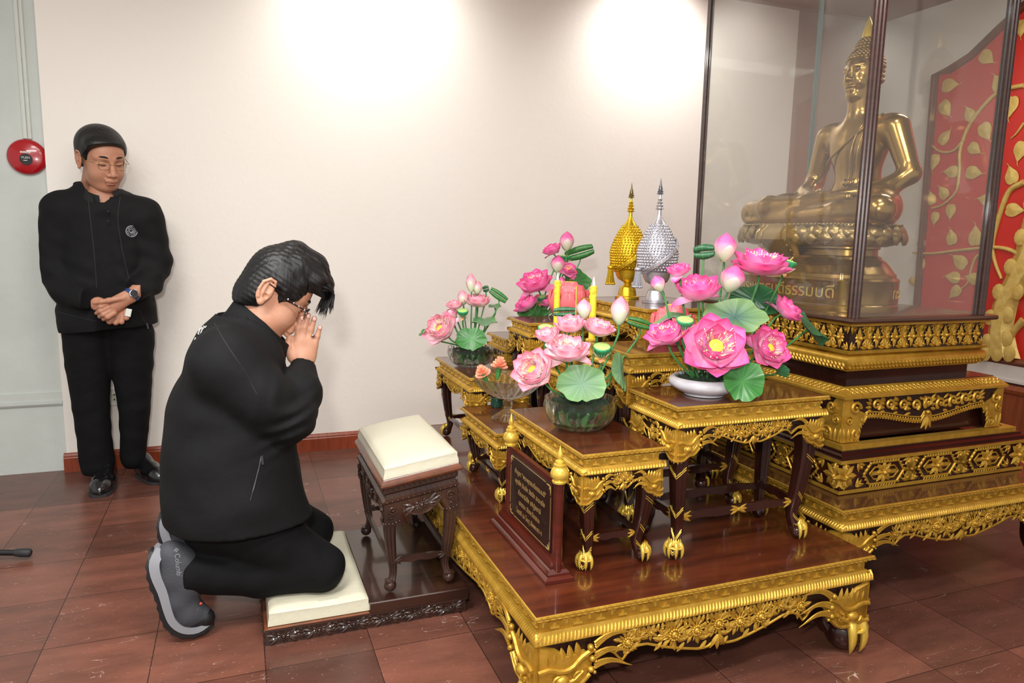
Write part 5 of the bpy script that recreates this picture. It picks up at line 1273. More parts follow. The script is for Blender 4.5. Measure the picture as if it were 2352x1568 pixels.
def pad(p, ax, W_, Hh, mt, label, group, root, seed, cupz=.18, fold=0., spin=0.):
    t = thing('lotus_leaf', p, label, 'leaf', group); M = frame(p, ax, x=nrm(CR - nrm(ax) * (CR @ nrm(ax)))); r_ = random.Random(seed); ph = [r_.random() * 6.28 for _ in range(4)]
    V = []; U = []; n, k = 9, 72
    for i in range(n):
        v = (i + .0) / (n - 1)
        for j in range(k):
            a = 2 * PI * j / k; e = 1 + .045 * math.sin(5 * a + ph[0]) + .03 * math.sin(9 * a + ph[1]) - .16 * math.exp(-((a - PI * 1.4 - ph[2] * .05) / .10) ** 2)
            r = v * e; x = r * math.cos(a) * W_ / 2; y = r * math.sin(a) * Hh / 2; am = min(W_, Hh)
            z = am * (cupz * .5 * v ** 2 + .05 * v ** 2 * math.sin(4 * a + ph[3]) + .022 * v * abs(math.sin(5.5 * a)) - .0) - fold * am * abs(math.cos(a)) * v
            V.append((x, y, z)); U.append((j / k, v * .98))
    F = [(i * k + j, i * k + (j + 1) % k, (i + 1) * k + (j + 1) % k, (i + 1) * k + j) for i in range(n - 1) for j in range(k)]
    V = np.array(V); b = MB().add((V, F, np.array(U)), M); V2 = V.copy(); V2[:, 2] -= .0009; b.add((V2, [f[::-1] for f in F], np.array(U)), M)
    b.build('leaf_blade', mt, t, 60); stem_to(t, M[:3, 3] - M[:3, 2] * .001, ax, root, .0032)
def rolled(p, d, L_, R_, label, group, root, mt=None):
    t = thing('rolled_lotus_leaf', p, label, 'leaf', group); d = nrm(d); M = frame(p, d); b = MB(); K = 40
    for sg in (-1, 1):
        Rg = []
        for i in range(10):
            v = i / 9; s = R_ * (.55 + .45 * math.sin(PI * (.1 + .8 * v))); Rg.append([(sg * (s * .95 + s * (1 - .55 * q) * math.cos(q * 9.5 + PI * 0) * 1.0) * 1.0, s * (1 - .55 * q) * math.sin(q * 9.5), (v - .5) * L_) for q in np.linspace(0, 1, K)])
        V, F, U = loft(Rg, False, False, True); b.add((V, F, np.stack([U[:, 1] * .3, np.full(len(U), .6)], 1)), M)
    b.build('leaf_blade', mt or LEAFG, t, 60)
    stem_to(t, M[:3, 3] - np.array([0, 0, R_]), np.array([0, 0, 1.]), root, .0032)
def dep(p): return float((p - np.array([0, 0, CH])) @ CF)
def bouquet(items, Y0, root, group, hot):
    for n_, it in enumerate(items):
        kd, px, py, dY, sz = it[:5]; d = it[5]; ex = it[6]; lab = it[7]
        p = at(px, py, Y0 + dY); m = dep(p) / FPX; ax = direction((d[0], d[1], d[2] * (.5 if kd == 'F' and d[2] < .62 else 1))); rr = (root[0] + (p[0] - root[0]) * .22, root[1] + (p[1] - root[1]) * .22, root[2] + .002 * n_ % .01)
        sd = int(px * 7 + py)
        if kd == 'F': lotus(p, ax, sz * 1.12 * m, ex, hot, lab, group, rr, sd)
        if kd == 'B': bud(p, ax, sz * m, ex * m, hot, lab, group, rr, sd)
        if kd == 'P': pod(p, ax, sz * m, lab, group, rr)
        if kd == 'L': pad(p, ax, sz * m, ex[0] * m, ex[1], lab, group, rr, sd, *(ex[2:]))
        if kd == 'R': rolled(p, CR * d[0] + np.array([0, 0, 1.]) * d[1] - nrm((CF[0], CF[1], 0)) * d[2], sz * m, ex * m, lab, group, rr, it[8] if len(it) > 8 else None)
def bowl_group(name, x, y, z, label, prof, m, foam_r, foam_z, flutes=None):
    t = thing(name, (x, y, z), label, 'bowl'); M = basis((x, y, z), (1, 0, 0), (0, 1, 0), (0, 0, 1))
    MB().add(flute(prof, 168, flutes, .15, 26) if flutes else lathe([p[:2] for p in prof], 64), M).build('bowl_body', m, t, 25 if flutes else 50)
    f = MB(); r_ = random.Random(3); V, F = lathe([(foam_r * .35, foam_z * (.42 if flutes else .2)), (foam_r * .8, foam_z * (.52 if flutes else .4)), (foam_r, foam_z * .8), (foam_r * .96, foam_z), (foam_r * .5, foam_z + .006), (.0003, foam_z + .010)], 30); f.add((V, F), M)
    for k in range(160):
        a = r_.random() * 6.28; q = foam_r * math.sqrt(r_.random()) * .95; f.add(tube([(q * math.cos(a), q * math.sin(a), foam_z * .9), (q * math.cos(a) + .012 * (r_.random() - .5), q * math.sin(a) + .012 * (r_.random() - .5), foam_z + .008 + .008 * r_.random())], .0011, 4), M)
    f.build('moss', mat('dark_moss', srgb(40, 62, 44), .85, bump=(120, .004)) if 'dark_moss' not in MATS else MATS['dark_moss'], t, 60)
    if flutes:
        g = MB()
        for k in range(20):
            a = 2 * PI * k / 20; g.add(tube([(foam_r * .62 * math.cos(a), foam_r * .62 * math.sin(a), .012), (foam_r * 1.02 * math.cos(a + .12), foam_r * 1.02 * math.sin(a + .12), foam_z * .8)], .004, 6), M)
        g.build('green_stems', STEM, t, 60)
def cut_bowl(x, y, z, R, H_, label):
    s = R
    pr = [(.40, 0, 0), (.52, .01, .5), (.62, .05, 1), (.70, .10, 1), (.80, .20, 1), (.88, .30, 1), (.94, .44, 1), (.98, .58, 1), (1.0, .70, 1), (1.0, .80, .8), (.985, .93, .6), (1.0, 1.0, .5), (.965, .985, .5), (.955, .8, 0), (.93, .55, 0), (.82, .28, 0), (.6, .12, 0), (.001, .10, 0)]
    bowl_group('cut_glass_bowl', x, y, z, label, [(r * s, q * H_, a) for r, q, a in pr], CRY, R * .86, H_ * .86, 14)
cut_bowl(.952, 1.885, .6565, .106, .092, 'large cut glass bowl packed with moss on the front table')
cut_bowl(.925, 2.88, .6735, .098, .082, 'cut glass bowl packed with moss on the table nearest the wall')
PORC = mat('white_porcelain', srgb(222, 222, 228), .18, coat=.6, vary=(18, srgb(206, 206, 214)))
wp = [(.060, 0), (.062, .006), (.075, .010), (.098, .024), (.106, .036), (.103, .047), (.094, .053), (.088, .053), (.086, .047), (.093, .036), (.06, .018), (.0005, .015)]
bowl_group('porcelain_bowl', 1.288, 1.737, .7715, 'low white porcelain bowl of bright pink lotus on the right-hand table', wp, PORC, .084, .046)
bowl_group('porcelain_bowl', 1.29, 3.085, .7715, 'low white porcelain bowl behind the left candle', wp, PORC, .084, .046)
G1, G2, G3, G4 = 'bright lotus bouquet in the white bowl', 'pale lotus bouquet in the large glass bowl', 'pale lotus bouquet on the table by the wall', 'bright lotus bouquet behind the candles'
bouquet([
 ('F', 1748, 606, .02, 128, (.05, 1, .35), .85, 'wide open bright pink lotus, highest on the right of the white bowl bouquet'),
 ('F', 1604, 668, .0, 112, (-.15, .9, .5), .12, 'cup-shaped bright pink lotus with two drooping petals, upper left of the big pale leaf'),
 ('F', 1806, 712, .02, 82, (.55, .6, .6), .3, 'bright pink lotus facing right at the right end of the bouquet above the dark leaf'),
 ('F', 1643, 796, -.09, 142, (.02, .55, .85), .75, 'largest bright pink lotus, low and central above the white bowl'),
 ('F', 1766, 800, -.05, 96, (.3, .45, .85), .5, 'bright pink lotus at the lower right with long cream stamens'),
 ('F', 1530, 768, -.02, 92, (-.3, .8, .5), .5, 'bright pink lotus at the lower left edge beside the coral candle'),
 ('F', 1560, 622, .05, 58, (-.2, .95, .3), .25, 'small half-open pink lotus in front of the silver offering'),
 ('B', 1666, 568, .06, 48, (0, 1, .1), 66, 'tall pink bud standing highest in the white bowl bouquet'),
 ('B', 1682, 640, .03, 54, (.25, 1, .1), 64, 'pink bud leaning right just left of the highest open flower'),
 ('B', 1511, 651, .04, 30, (-.45, .9, .1), 38, 'small pink bud on a slanting stem in front of the silver offering base'),
 ('P', 1573, 740, -.04, 40, (0, 1, .35), 0, 'green seed pod with white fringe at the left of the bouquet'),
 ('P', 1806, 606, .07, 44, (.25, 1, .1), 0, 'green seed pod behind the highest open pink lotus'),
 ('L', 1687, 727, -.04, 150, (.0, .62, .78), (88, LEAFB, .16, .05), 'broad pale leaf with bluish heart in the middle of the bouquet'),
 ('L', 1706, 874, -.12, 98, (.1, .30, .95), (98, LEAFG, .14), 'round green leaf hanging over the right rim of the white bowl'),
 ('L', 1738, 690, .10, 140, (.1, .75, .6), (90, LEAFD, .1), 'dark leaf behind the broad pale leaf'),
 ('L', 1868, 748, .03, 62, (.75, .65, .2), (150, LEAFD, .1, .35), 'long dark leaf drooping to the right over the case pedestal'),
 ('L', 1540, 728, .03, 92, (-.3, .95, .05), (70, LEAFP, .1, .2), 'greyish leaf seen edge-on above the lower left lotus'),
 ('L', 1795, 850, .0, 44, (.4, .5, .7), (36, LEAFD, .1), 'small dark leaf tucked under the lower right lotus'),
 ('R', 1617, 578, .04, 46, (1, .12, .5), 9, 'dark green rolled leaf standing beside the tallest bud', LEAFD),
], 1.737, (1.288, 1.737, .80), G1, True)
bouquet([
 ('F', 1226, 852, -.05, 108, (-.45, .55, .7), .18, 'large pale pink lotus leaning left over the glass compote'),
 ('F', 1304, 805, -.06, 104, (.0, .85, .5), .45, 'wide pale pink lotus in the middle of the glass bowl bouquet'),
 ('F', 1308, 748, .0, 78, (0, .9, .4), .25, 'cup-shaped pale pink lotus above the middle one'),
 ('F', 1376, 756, .0, 80, (.15, .9, .4), .45, 'pale pink lotus on the right below the tall bud'),
 ('F', 1257, 773, .0, 66, (-.15, .9, .4), .25, 'small pale pink lotus at the left in front of a green pod'),
 ('B', 1424, 713, .02, 40, (.05, 1, 0), 66, 'tall pale pink bud, rightmost of the glass bowl bouquet'),
 ('B', 1341, 709, .05, 33, (0, 1, 0), 46, 'whitish bud with green base between the candles and flowers'),
 ('P', 1382, 802, -.04, 42, (0, 1, .35), 0, 'green seed pod with white fringe at the right of the middle lotus'),
 ('P', 1254, 757, .05, 38, (0, 1, .3), 0, 'green seed pod behind the small left lotus'),
 ('L', 1336, 881, -.10, 114, (.0, .38, .92), (88, LEAFP, .12), 'round pale green leaf hanging over the front of the glass bowl'),
 ('L', 1426, 852, -.02, 50, (.75, .5, .5), (106, LEAFP, .12, .2), 'pale green leaf drooping at the right of the glass bowl'),
 ('R', 1468, 742, .04, 56, (1, -.28, .1), 6, 'green rolled leaf pointing right beside the tall pale bud', LEAFG),
 ('R', 1296, 716, .06, 50, (1, .05, .1), 6, 'dark rolled leaf in front of the left candle', LEAFD),
], 1.885, (.952, 1.885, .735), G2, False)
bouquet([
 ('F', 1013, 756, -.05, 82, (-.45, .6, .65), .3, 'large pale lotus leaning left at the far left of the altar'),
 ('F', 1036, 724, .02, 46, (-.3, .9, .3), .3, 'pale pink lotus tucked behind the large leaning one'),
 ('F', 1098, 693, .0, 60, (.05, .95, .3), .4, 'open pale pink lotus below the two small buds on the left bouquet'),
 ('F', 1045, 702, .02, 42, (-.1, .95, .3), .35, 'small pale lotus left of the pod in the left bouquet'),
 ('B', 1082, 649, .0, 21, (-.05, 1, 0), 42, 'pink pointed bud at the very top of the left bouquet'),
 ('B', 1097, 660, .0, 20, (.05, 1, 0), 30, 'whitish bud beside the topmost one in the left bouquet'),
 ('B', 1063, 683, .03, 22, (-.1, 1, 0), 34, 'small pink bud lower in the left bouquet'),
 ('P', 1063, 717, -.03, 26, (0, 1, .3), 0, 'small green seed pod in the middle of the left bouquet'),
 ('L', 1082, 779, -.09, 72, (.0, .42, .9), (54, LEAFG, .12), 'round green leaf hanging over the left glass bowl'),
 ('L', 1113, 740, -.02, 58, (.0, .97, .22), (56, LEAFP, .1), 'flat pale leaf seen edge-on above the left glass bowl'),
 ('L', 1137, 704, .03, 30, (0, .97, .2), (30, LEAFP, .1), 'small pale leaf at the right of the left bouquet'),
 ('L', 972, 763, .0, 24, (-.6, .7, .3), (22, LEAFG, .1), 'small green leaf behind the leftmost flower'),
 ('R', 1145, 678, .0, 46, (.8, -.55, 0), 5, 'green rolled leaf at the right of the left bouquet', LEAFG),
 ('R', 1116, 663, .02, 14, (1, .3, .3), 4, 'small dark rolled leaf near the top of the left bouquet', LEAFD),
], 2.88, (.925, 2.88, .745), G3, False)
bouquet([
 ('F', 1230, 650, -.05, 84, (-.3, .75, .6), .3, 'large bright pink lotus at the left of the bouquet behind the candles'),
 ('F', 1269, 575, .0, 50, (-.35, .85, .3), .3, 'bright pink lotus near the top, leaning left, behind the candles'),
 ('F', 1304, 619, -.02, 42, (.1, .75, .65), .6, 'small open bright pink lotus below the upper buds'),
 ('F', 1210, 700, -.06, 62, (-.5, .8, .25), .25, 'bright pink lotus low at the left behind the stepped table'),
 ('F', 1262, 692, -.06, 50, (-.3, .8, .5), .3, 'bright pink lotus partly hidden behind the left candle'),
 ('B', 1302, 554, .02, 32, (0, 1, 0), 44, 'topmost pink bud behind the candles'),
 ('B', 1281, 606, .0, 31, (.05, 1, 0), 40, 'pink bud just above the left candle flame'),
 ('B', 1290, 648, .0, 17, (.05, 1, 0), 26, 'tiny pink bud right of the left candle'),
 ('P', 1242, 684, -.04, 26, (0, 1, .3), 0, 'green seed pod under the large left lotus behind the candles'),
 ('P', 1298, 592, .05, 26, (0, 1, .1), 0, 'green seed pod hidden among the upper buds'),
 ('L', 1325, 645, .05, 66, (.3, .5, .8), (56, LEAFG, .12), 'green leaf at the right behind the candles'),
 ('L', 1224, 716, .0, 70, (-.1, .55, .8), (46, LEAFG, .12), 'green leaf behind the lower left bright lotus'),
 ('L', 1362, 665, .05, 26, (.9, .4, .1), (60, LEAFD, .1, .2), 'narrow dark leaf reaching right behind the right candle'),
 ('R', 1331, 580, .02, 66, (1, .3, .25), 8, 'long rolled green leaf pointing right above the candles', LEAFG),
], 3.085, (1.29, 3.085, .80), G4, True)

# ------------------------------------------------------------------ people
SKIN = mat('skin_tan', srgb(180, 130, 104), .5, sub=.08, bump=(140, .0006), vary=(16, srgb(176, 122, 96)))
SKIN2 = mat('skin_warm', srgb(196, 146, 120), .48, sub=.08, bump=(140, .0006), vary=(16, srgb(192, 136, 108)))
JACK = mat('black_jacket', srgb(12, 12, 14), .8, spec=.3, bump=(14, .004)); TROU = mat('black_trousers', srgb(11, 11, 13), .85, spec=.25, bump=(16, .005))
SHIRT = mat('black_shirt', srgb(13, 15, 16), .8, bump=(22, .004)); HAIR = mat('black_hair', srgb(14, 13, 14), .45, bump=(90, .0022, (1, 1, .15)))
BROW = mat('eyebrow', srgb(30, 22, 20), .8); LIP = mat('lips', srgb(170, 106, 92), .5); GOLDW = mat('gold_wire', srgb(176, 150, 96), .25, .9)
LEATH = mat('black_leather', srgb(18, 18, 20), .22, coat=.5, bump=(40, .0015)); NAIL = mat('nail', srgb(232, 184, 172), .35)
def mx(R, c, s): M = np.eye(4); M[:3, 0] = R[0] * s; M[:3, 1] = R[1] * s; M[:3, 2] = R[2] * s; M[:3, 3] = c; return M
def axes(f, u): f = nrm(f); l = nrm(np.cross(u, f)); return np.array([f, l, np.cross(f, l)])
def head_solid(c, R, s, lean=(0, 0, 0), h=.0022, fat=0., eb=0., sb=0.):
    W_ = lambda a, b, d: c + s * (R[0] * a + R[1] * b + R[2] * d)
    S = Solid(c - .19 * s, c + .19 * s, h)
    E = lambda p, r, k, op='add': S.ell(W_(*p), np.array(r) * s, k * s, op, R)
    Cp = lambda a, b, r, r2=None, k=.01, op='add': S.cap(W_(*a), W_(*b), r * s, (r2 or r) * s, k * s, op)
    Cp((-.035 + 1.3 * sb, 0, -.06), (-.045 + lean[0], lean[1], -.16 + lean[2]), .052 - .2 * sb, .058 + fat, .02)
    E((-.012 + sb, 0, .032), (.094 - sb, .076, .088), .01); E((.022, 0, -.030), (.072, .063, .088), .03); E((.052, 0, -.103), (.032, .034 + fat, .022), .03); E((.02, 0, -.085), (.05, .055 + fat, .035), .03)
    E((.062, 0, .035), (.03, .056, .045), .03)
    for q in (-1, 1):
        E((.052, q * .034, -.044), (.033, .029 + fat * .5, .033), .025); Cp((.089, q * .014, .020), (.071, q * .050, .022), .008, .006, .014)
        E((.100, q * .030, .000), (.014, .019, .012), .012, 'sub'); E((.077, q * .031, -.001), (.0135, .018, .0125), .004)
        Cp((.0895, q * .017, -.005), (.081, q * .048, -.003), .0022, .0018, .002); E((.102, q * .0135, -.044), (.010, .0085, .0085), .006)
        Cp((.098, q * .012, -.052), (.100, q * .006, -.054), .0028, k=.001, op='sub')
        E((-.004 - eb, q * .083, -.008), (.020, .007, .032), .006); E((-.002 - eb, q * .090, .002), (.010, .0045, .015), .002, 'sub'); E((.002 - eb, q * .088, -.018), (.006, .006, .007), .002, 'sub')
        S.path([W_(*p_) for p_ in ((.010 - eb, q * .085, .016), (.004 - eb, q * .088, .026), (-.010 - eb, q * .090, .026), (-.021 - eb, q * .090, .012), (-.021 - eb, q * .089, -.008), (-.012 - eb, q * .087, -.028))], [.003 * s, .0036 * s, .004 * s, .004 * s, .0038 * s, .004 * s], .003); Cp((-.010 - eb, q * .088, .012), (-.008 - eb, q * .088, -.012), .0028, k=.003); E((.000 - eb, q * .084, -.036), (.009, .006, .010), .004)
    Cp((.090, 0, .012), (.104, 0, -.018), .0085, .009, .012); Cp((.104, 0, -.018), (.112, 0, -.040), .009, .0115, .006)
    E((.098, 0, -.066), (.012, .024, .012), .012); Cp((.096, -.020, -.0705), (.1015, 0, -.067), .004, .005, .004); Cp((.096, .020, -.0705), (.1015, 0, -.067), .004, .005, .004); Cp((.096, -.013, -.0805), (.096, .013, -.0805), .0062, k=.005)
    Cp((.103, -.024, -.0742), (.109, 0, -.0742), .0016, k=.001, op='sub'); Cp((.103, .024, -.0742), (.109, 0, -.0742), .0016, k=.001, op='sub'); E((.079, 0, -.092), (.02, .03, .006), .01, 'sub') if False else None
    return S
def face_bits(par, c, R, s, glasses=None, hair_m=None):
    M = mx(R, c, s); b = MB()
    for q in (-1, 1): b.add(tube(curve([(.097, q * .010, .0215), (.0955, q * .026, .028), (.084, q * .044, .0265), (.074, q * .054, .020)], 9), np.array([.002, .0035, .004, .0042, .004, .0036, .003, .002, .001]), 6), M)
    b.build('eyebrows', BROW, par, 60); b = MB()
    for q in (-1, 1): b.add(tube(curve([(.0895, q * .015, -.004), (.0925, q * .030, -.0052), (.084, q * .049, -.003)], 9), np.array([.0006, .001, .0013, .0014, .0015, .0014, .0013, .001, .0006]), 5), M)
    b.build('eyelashes', BROW, par, 60); b = MB()
    for sg in (-1, 1): b.add(tube(curve([(.0985, sg * .020, -.0735), (.1045, sg * .010, -.0712), (.1055, 0, -.0716)], 7), np.array([.0008, .002, .0026, .003, .0032, .0032, .003]), 6), M)
    b.add(tube(curve([(.0985, -.018, -.0765), (.1020, -.008, -.0795), (.1025, 0, -.0803), (.1020, .008, -.0795), (.0985, .018, -.0765)], 11), np.array([.0008, .002, .003, .0035, .0038, .0038, .0038, .0035, .003, .002, .0008]), 6), M)
    b.build('lips', LIP, par, 60)
def skin_mesh(parts): 
    b = MB()
    for S in parts: V, F = S.mesh(); b.add((relax(V, F, 1, .4), F))
    return b
def solid_part(S, name, m, par, n=2): V, F = S.mesh(); return MB().add((relax(V, F, n), F)).build(name, m, par, 180)
wob = lambda a, b, c: (lambda x, y, z: np.sin(a * x + 2 * np.sin(b * z + .7)) * np.sin(b * y + 1.3 * np.sin(c * x)) * np.sin(c * z + np.cos(a * y)))

from mathutils.bvhtree import BVHTree
def surf(o, px, py, off=.001):                 # point on the surface of o seen at that pixel, and its normal
    me = o.data; w_ = world_of(o)
    if 'bvh' not in SURF or SURF['bvh'][0] != o.name: SURF['bvh'] = (o.name, BVHTree.FromPolygons([v.co[:] for v in me.vertices], [p.vertices[:] for p in me.polygons]))
    d = CF + (px - 1176) / FPX * CR - (py - 784) / FPX * CU; org = Vector((0, 0, CH)) - w_ - Vector(o.location) + Vector(o.location)
    h = SURF['bvh'][1].ray_cast(org, Vector(d).normalized())
    if h[0] is None: return None
    n = Vector(h[1]); n = n if n.dot(Vector(d)) < 0 else -n
    return np.array(h[0] + w_ + n * off), np.array(n)
SURF = {}
def collar(par, cb, cf, ry, up, h, gap, m, name='collar', side=None, drop=.25, flare=0.):
    cb = np.array(cb); cf = np.array(cf); c = (cb + cf) / 2; a = (cf - cb) / 2; up = nrm(up); R = []; sd = nrm(side) if side is not None else np.array([0, 1., 0])
    for hh, g in ((-.02, 1.10), (0, 1.04), (h, .98 + flare), (h + .003, .95 + flare), (h, .92 + flare), (-.01, .94)):
        R.append([c + a * g * math.cos(q_) + sd * ry * g * math.sin(q_) + up * hh * (1 - drop * max(0, math.cos(q_))) for q_ in np.linspace(gap, 2 * PI - gap, 48, endpoint=gap > 0)])
    if gap > 0: V, F = loft(np.array(R).transpose(1, 0, 2), True, True); return MB().add((V, F)).build(name, m, par, 60)
    return MB().add(loft(R, True, False)).build(name, m, par, 60)
def seam(o, pts, r, name, m, par, off=.0, n=None):
    C = curve([(x, y, 0) for x, y in pts], n or len(pts) * 6); Q = [surf(o, c[0], c[1], off) for c in C]; Q = [q_[0] for q_ in Q if q_ is not None]
    return MB().add(tube(Q, r, 6)).build(name, m, par, 60)

# ---- standing man
YS = 3.84
P = lambda x, y, d=0.: at(x, y, YS + d)
man = thing('person', (-.53, 3.83, 0), 'person standing by the wall in black jacket and trousers with hands clasped', 'person')
hc = P(233, 364, -.03); HR = axes(nrm(np.array([.50, -.83, -.30])), (-.06, .0, 1)); HS = 1.11
S = head_solid(hc, HR, HS, (-.01, 0, 0))
T = Solid(P(90, 720, -.3) - (0, 0, 0), P(390, 430, .2), .008)
T.cap(P(225, 465), P(233, 435, -.01), .05, .05); T.cap(P(240, 500), P(245, 700), .13, .14, sq=((0, 1, 0), .6)); T.cap(P(150, 470), P(330, 480), .045)
L_ = Solid(np.minimum(P(150, 1100), P(350, 740)) - (.08, .25, .02), np.maximum(P(150, 1100), P(350, 740)) + (.08, .12, .02), .009)
for a, b_, d in (((205, 770), (232, 1060), -.02), ((298, 770), (303, 1050), .0)): L_.cap(P(*a, d), P(*b_, d), .055, .035)
L_.cap(P(215, 760), P(288, 760), .07)
Hn = Solid(np.minimum(P(200, 760, -.32), P(330, 650, -.1)), np.maximum(P(200, 760, -.32), P(330, 650, -.1)), .0022)
q = lambda x, y, d=-.235: P(x, y, d)
fwd = nrm(np.array([.15, -1, 0]))
Hn.path([q(318, 664, -.20), q(300, 680, -.22)], [.031, .030], .01); Hn.cap(q(290, 684), q(256, 704), .032, .036, .01, sq=(fwd, .55))
Hn.path([q(284, 684, -.245), q(250, 690, -.26), q(232, 693, -.262), q(216, 695, -.255)], [.013, .012, .0105, .0085], .006)
for a, m, e in (((247, 697), (232, 704), (219, 708)), ((249, 706), (232, 714), (222, 719)), ((253, 714), (238, 722), (229, 727)), ((262, 719), (248, 728), (238, 733))): Hn.path([q(*a, -.25), q(*m, -.258), q(*e, -.235)], [.0125, .0115, .009], .004)
Hn.cap(q(225, 698, -.20), q(268, 716, -.21), .032, .034, .008, sq=(fwd, .6))
for a, e in (((262, 722), (252, 739)), ((272, 722), (266, 741)), ((281, 720), (279, 739)), ((287, 714), (290, 730))): Hn.path([q(*a, -.215), q(*e, -.225), q(e[0] - 4, e[1] - 3, -.20)], [.0125, .0115, .010], .003)
body = skin_mesh([S, T, L_, Hn]).build('body', SKIN, man, 180)
face_bits(body, hc, HR, HS)
# hair
W_ = lambda a, b, d: hc + HS * (HR[0] * a + HR[1] * b + HR[2] * d)
S = Solid(hc - .17, hc + .17, .003)
S.ell(W_(-.014, 0, .046), np.array((.108, .092, .090)) * HS, .01, R=HR); S.ell(W_(-.045, 0, -.01), np.array((.064, .080, .075)) * HS, .02, R=HR); S.ell(W_(.05, -.01, .07), np.array((.058, .078, .040)) * HS, .02, R=HR)
S.cut(W_(.062, 0, .052), HR[0] * .62 - HR[2] * .78); S.cut(W_(0, 0, -.055), -HR[2]); 
for sg in (-1, 1): S.cap(W_(.028, sg * .066, .05), W_(.026, sg * .071, .004), .013 * HS, .008 * HS, .02)
solid_part(S, 'hair', HAIR, man, 1)
# trousers
S = Solid(np.minimum(P(120, 1110), P(380, 730)) - (.06, .28, .01), np.maximum(P(120, 1110), P(380, 730)) + (.06, .16, .02), .007)
S.cap(P(202, 765), P(204, 835), .108, .098, .03); S.cap(P(299, 765), P(302, 835), .106, .094, .03); S.path([P(204, 835), P(209, 930, -.01), P(224, 1066, -.01)], [.098, .079, .074], .006); S.path([P(302, 835), P(309, 930), P(306, 1052, .02)], [.094, .072, .056], .006)
S.fold(.0035, wob(18, 23, 29)); S.cut(P(230, 1084, -.01), (0, 0, -1)); solid_part(S, 'trousers', TROU, man)
# shirt and jacket
S = Solid(np.minimum(P(140, 745), P(360, 400)) - (.02, .2, .02), np.maximum(P(140, 745), P(360, 400)) + (.02, .16, .0), .0045)
S.cap(P(238, 505), P(247, 725), .158, .165, .02, sq=((0, 1, 0), .66)); S.cap(P(190, 475), P(290, 480), .07, k=.04)
S.path([P(218, 452, .02), P(232, 466, -.02)], [.080, .076], .03); S.cap(P(222, 425, .0), P(238, 462, -.06), .062, .050, .006, 'sub'); S.cap(P(243, 452, -.12), P(245, 476, -.14), .030, .006, .01, 'sub')
S.fold(.002, wob(25, 31, 22)); solid_part(S, 'shirt', SHIRT, man)
b = MB()
for y in (486, 508): b.add(sphere(P(248, y, -.131 - (y - 486) * .0004), (.005, .003, .005), 8, 6))
b.build('shirt_buttons', BLACK, man, 60)
S = Solid(np.minimum(P(80, 775, -.3), P(405, 410, -.3)) - .02, np.maximum(P(80, 775, .16), P(405, 410, .16)) + .02, .0045)
S.cap(P(238, 520), P(248, 735), .178, .214, .03, sq=((0, 1, 0), .72)); S.cap(P(148, 478), P(325, 490), .082, .078, .05)
S.cap(P(206, 448, .015), P(258, 460, .01), .070, .056, .04); S.cap(P(222, 430, .01), P(236, 460, -.05), .066, .054, .006, 'sub')
S.path([P(140, 490), P(123, 612, .0), P(150, 662, -.06), P(208, 690, -.19)], [.084, .070, .062, .046], .03); S.path([P(336, 500), P(357, 602, .0), P(340, 650, -.07), P(312, 668, -.185)], [.080, .070, .060, .046], .03)
S.fold(.0045, wob(16, 21, 27)); S.fold(.003, lambda x, y, z: np.sin(70 * z + 30 * x) * np.exp(-((z - 1.0) / .12) ** 2))
S.cut(P(248, 752), (.08, 0, -1)) ; S.cap(P(238, 440, -.02), P(226, 420, .02), .075, .07, .01, 'sub'); S.path([P(246, 430, -.22), P(236, 500, -.22), P(240, 620, -.235), P(262, 800, -.25)], [.075, .108, .108, .13], .01, 'sub')
for w0, w1, e in (((208, 690, -.19), (235, 702, -.25), .040), ((312, 668, -.185), (290, 684, -.25), .038)): S.cap(P(*w0) + (P(*w1) - P(*w0)) * .55, P(*w1), e, e * .8, .006, 'sub')
jk = solid_part(S, 'jacket', JACK, man)
ZIP2 = mat('seam_black', srgb(27, 28, 31), .7); ZIP = mat('zip_grey', srgb(70, 72, 76), .4, .5); EMB = mat('embroidery_grey', srgb(150, 154, 160), .7)
collar(jk, P(212, 440, .075), P(243, 470, -.085), .098, (-.02, -.10, 1), .042, .62, JACK, side=(1, .12, -.12), drop=.5)
collar(jk, P(216, 440, .055), P(243, 466, -.085), .076, (-.02, -.12, 1), .036, .30, SHIRT, 'shirt_collar', side=(1, .12, -.10), drop=.3)
c, f = surf(jk, 302, 531, .0015); M = frame(c, f, x=(0, 0, 1)); b = MB()
seam(jk, [(201, 432), (204, 470), (212, 540), (219, 610), (222, 660)], .0022, 'front_edge', ZIP2, jk); seam(jk, [(276, 452), (271, 500), (280, 570), (296, 640)], .0022, 'front_edge', ZIP2, jk); seam(jk, [(320, 712), (330, 735), (338, 750)], .0018, 'front_edge', ZIP2, jk)
seam(jk, [(133, 716), (180, 728), (222, 738)], .0016, 'hem_seam', ZIP2, jk)
for r, w_ in ((.0255, .0014), (.0165, .0011), (.0235, .0008)): b.add(tube([(r * math.cos(a), r * math.sin(a), .0) for a in np.linspace(0, 2 * PI, 40)], w_, 5), M)
for k in range(20):
    if k % 5 != 4: a = 2 * PI * k / 20; b.add(tube([(.0185 * math.cos(a), .0185 * math.sin(a), 0), (.022 * math.cos(a), .022 * math.sin(a), 0)], .0014, 5), M)
b.add(tube(curve([(-.010, -.006, .0), (-.002, -.011, .0), (.006, -.008, 0), (.010, .002, .0), (.004, .010, 0), (-.004, .009, .0), (-.003, .002, 0)], 22), .0018, 5), M); b.add(box(-.010, -.004, -.004, .006, -.001, .0012), M); b.add(box(-.003, .003, -.006, -.001, -.001, .0012), M)
b.build('chest_emblem', EMB, jk, 40)
MB().add(tube([surf(jk, 336, 742, .004)[0], surf(jk, 336, 742, .004)[0] + (.004, 0, -.026)], .0035, 6)).build('zip_pull', ZIP, jk, 60)
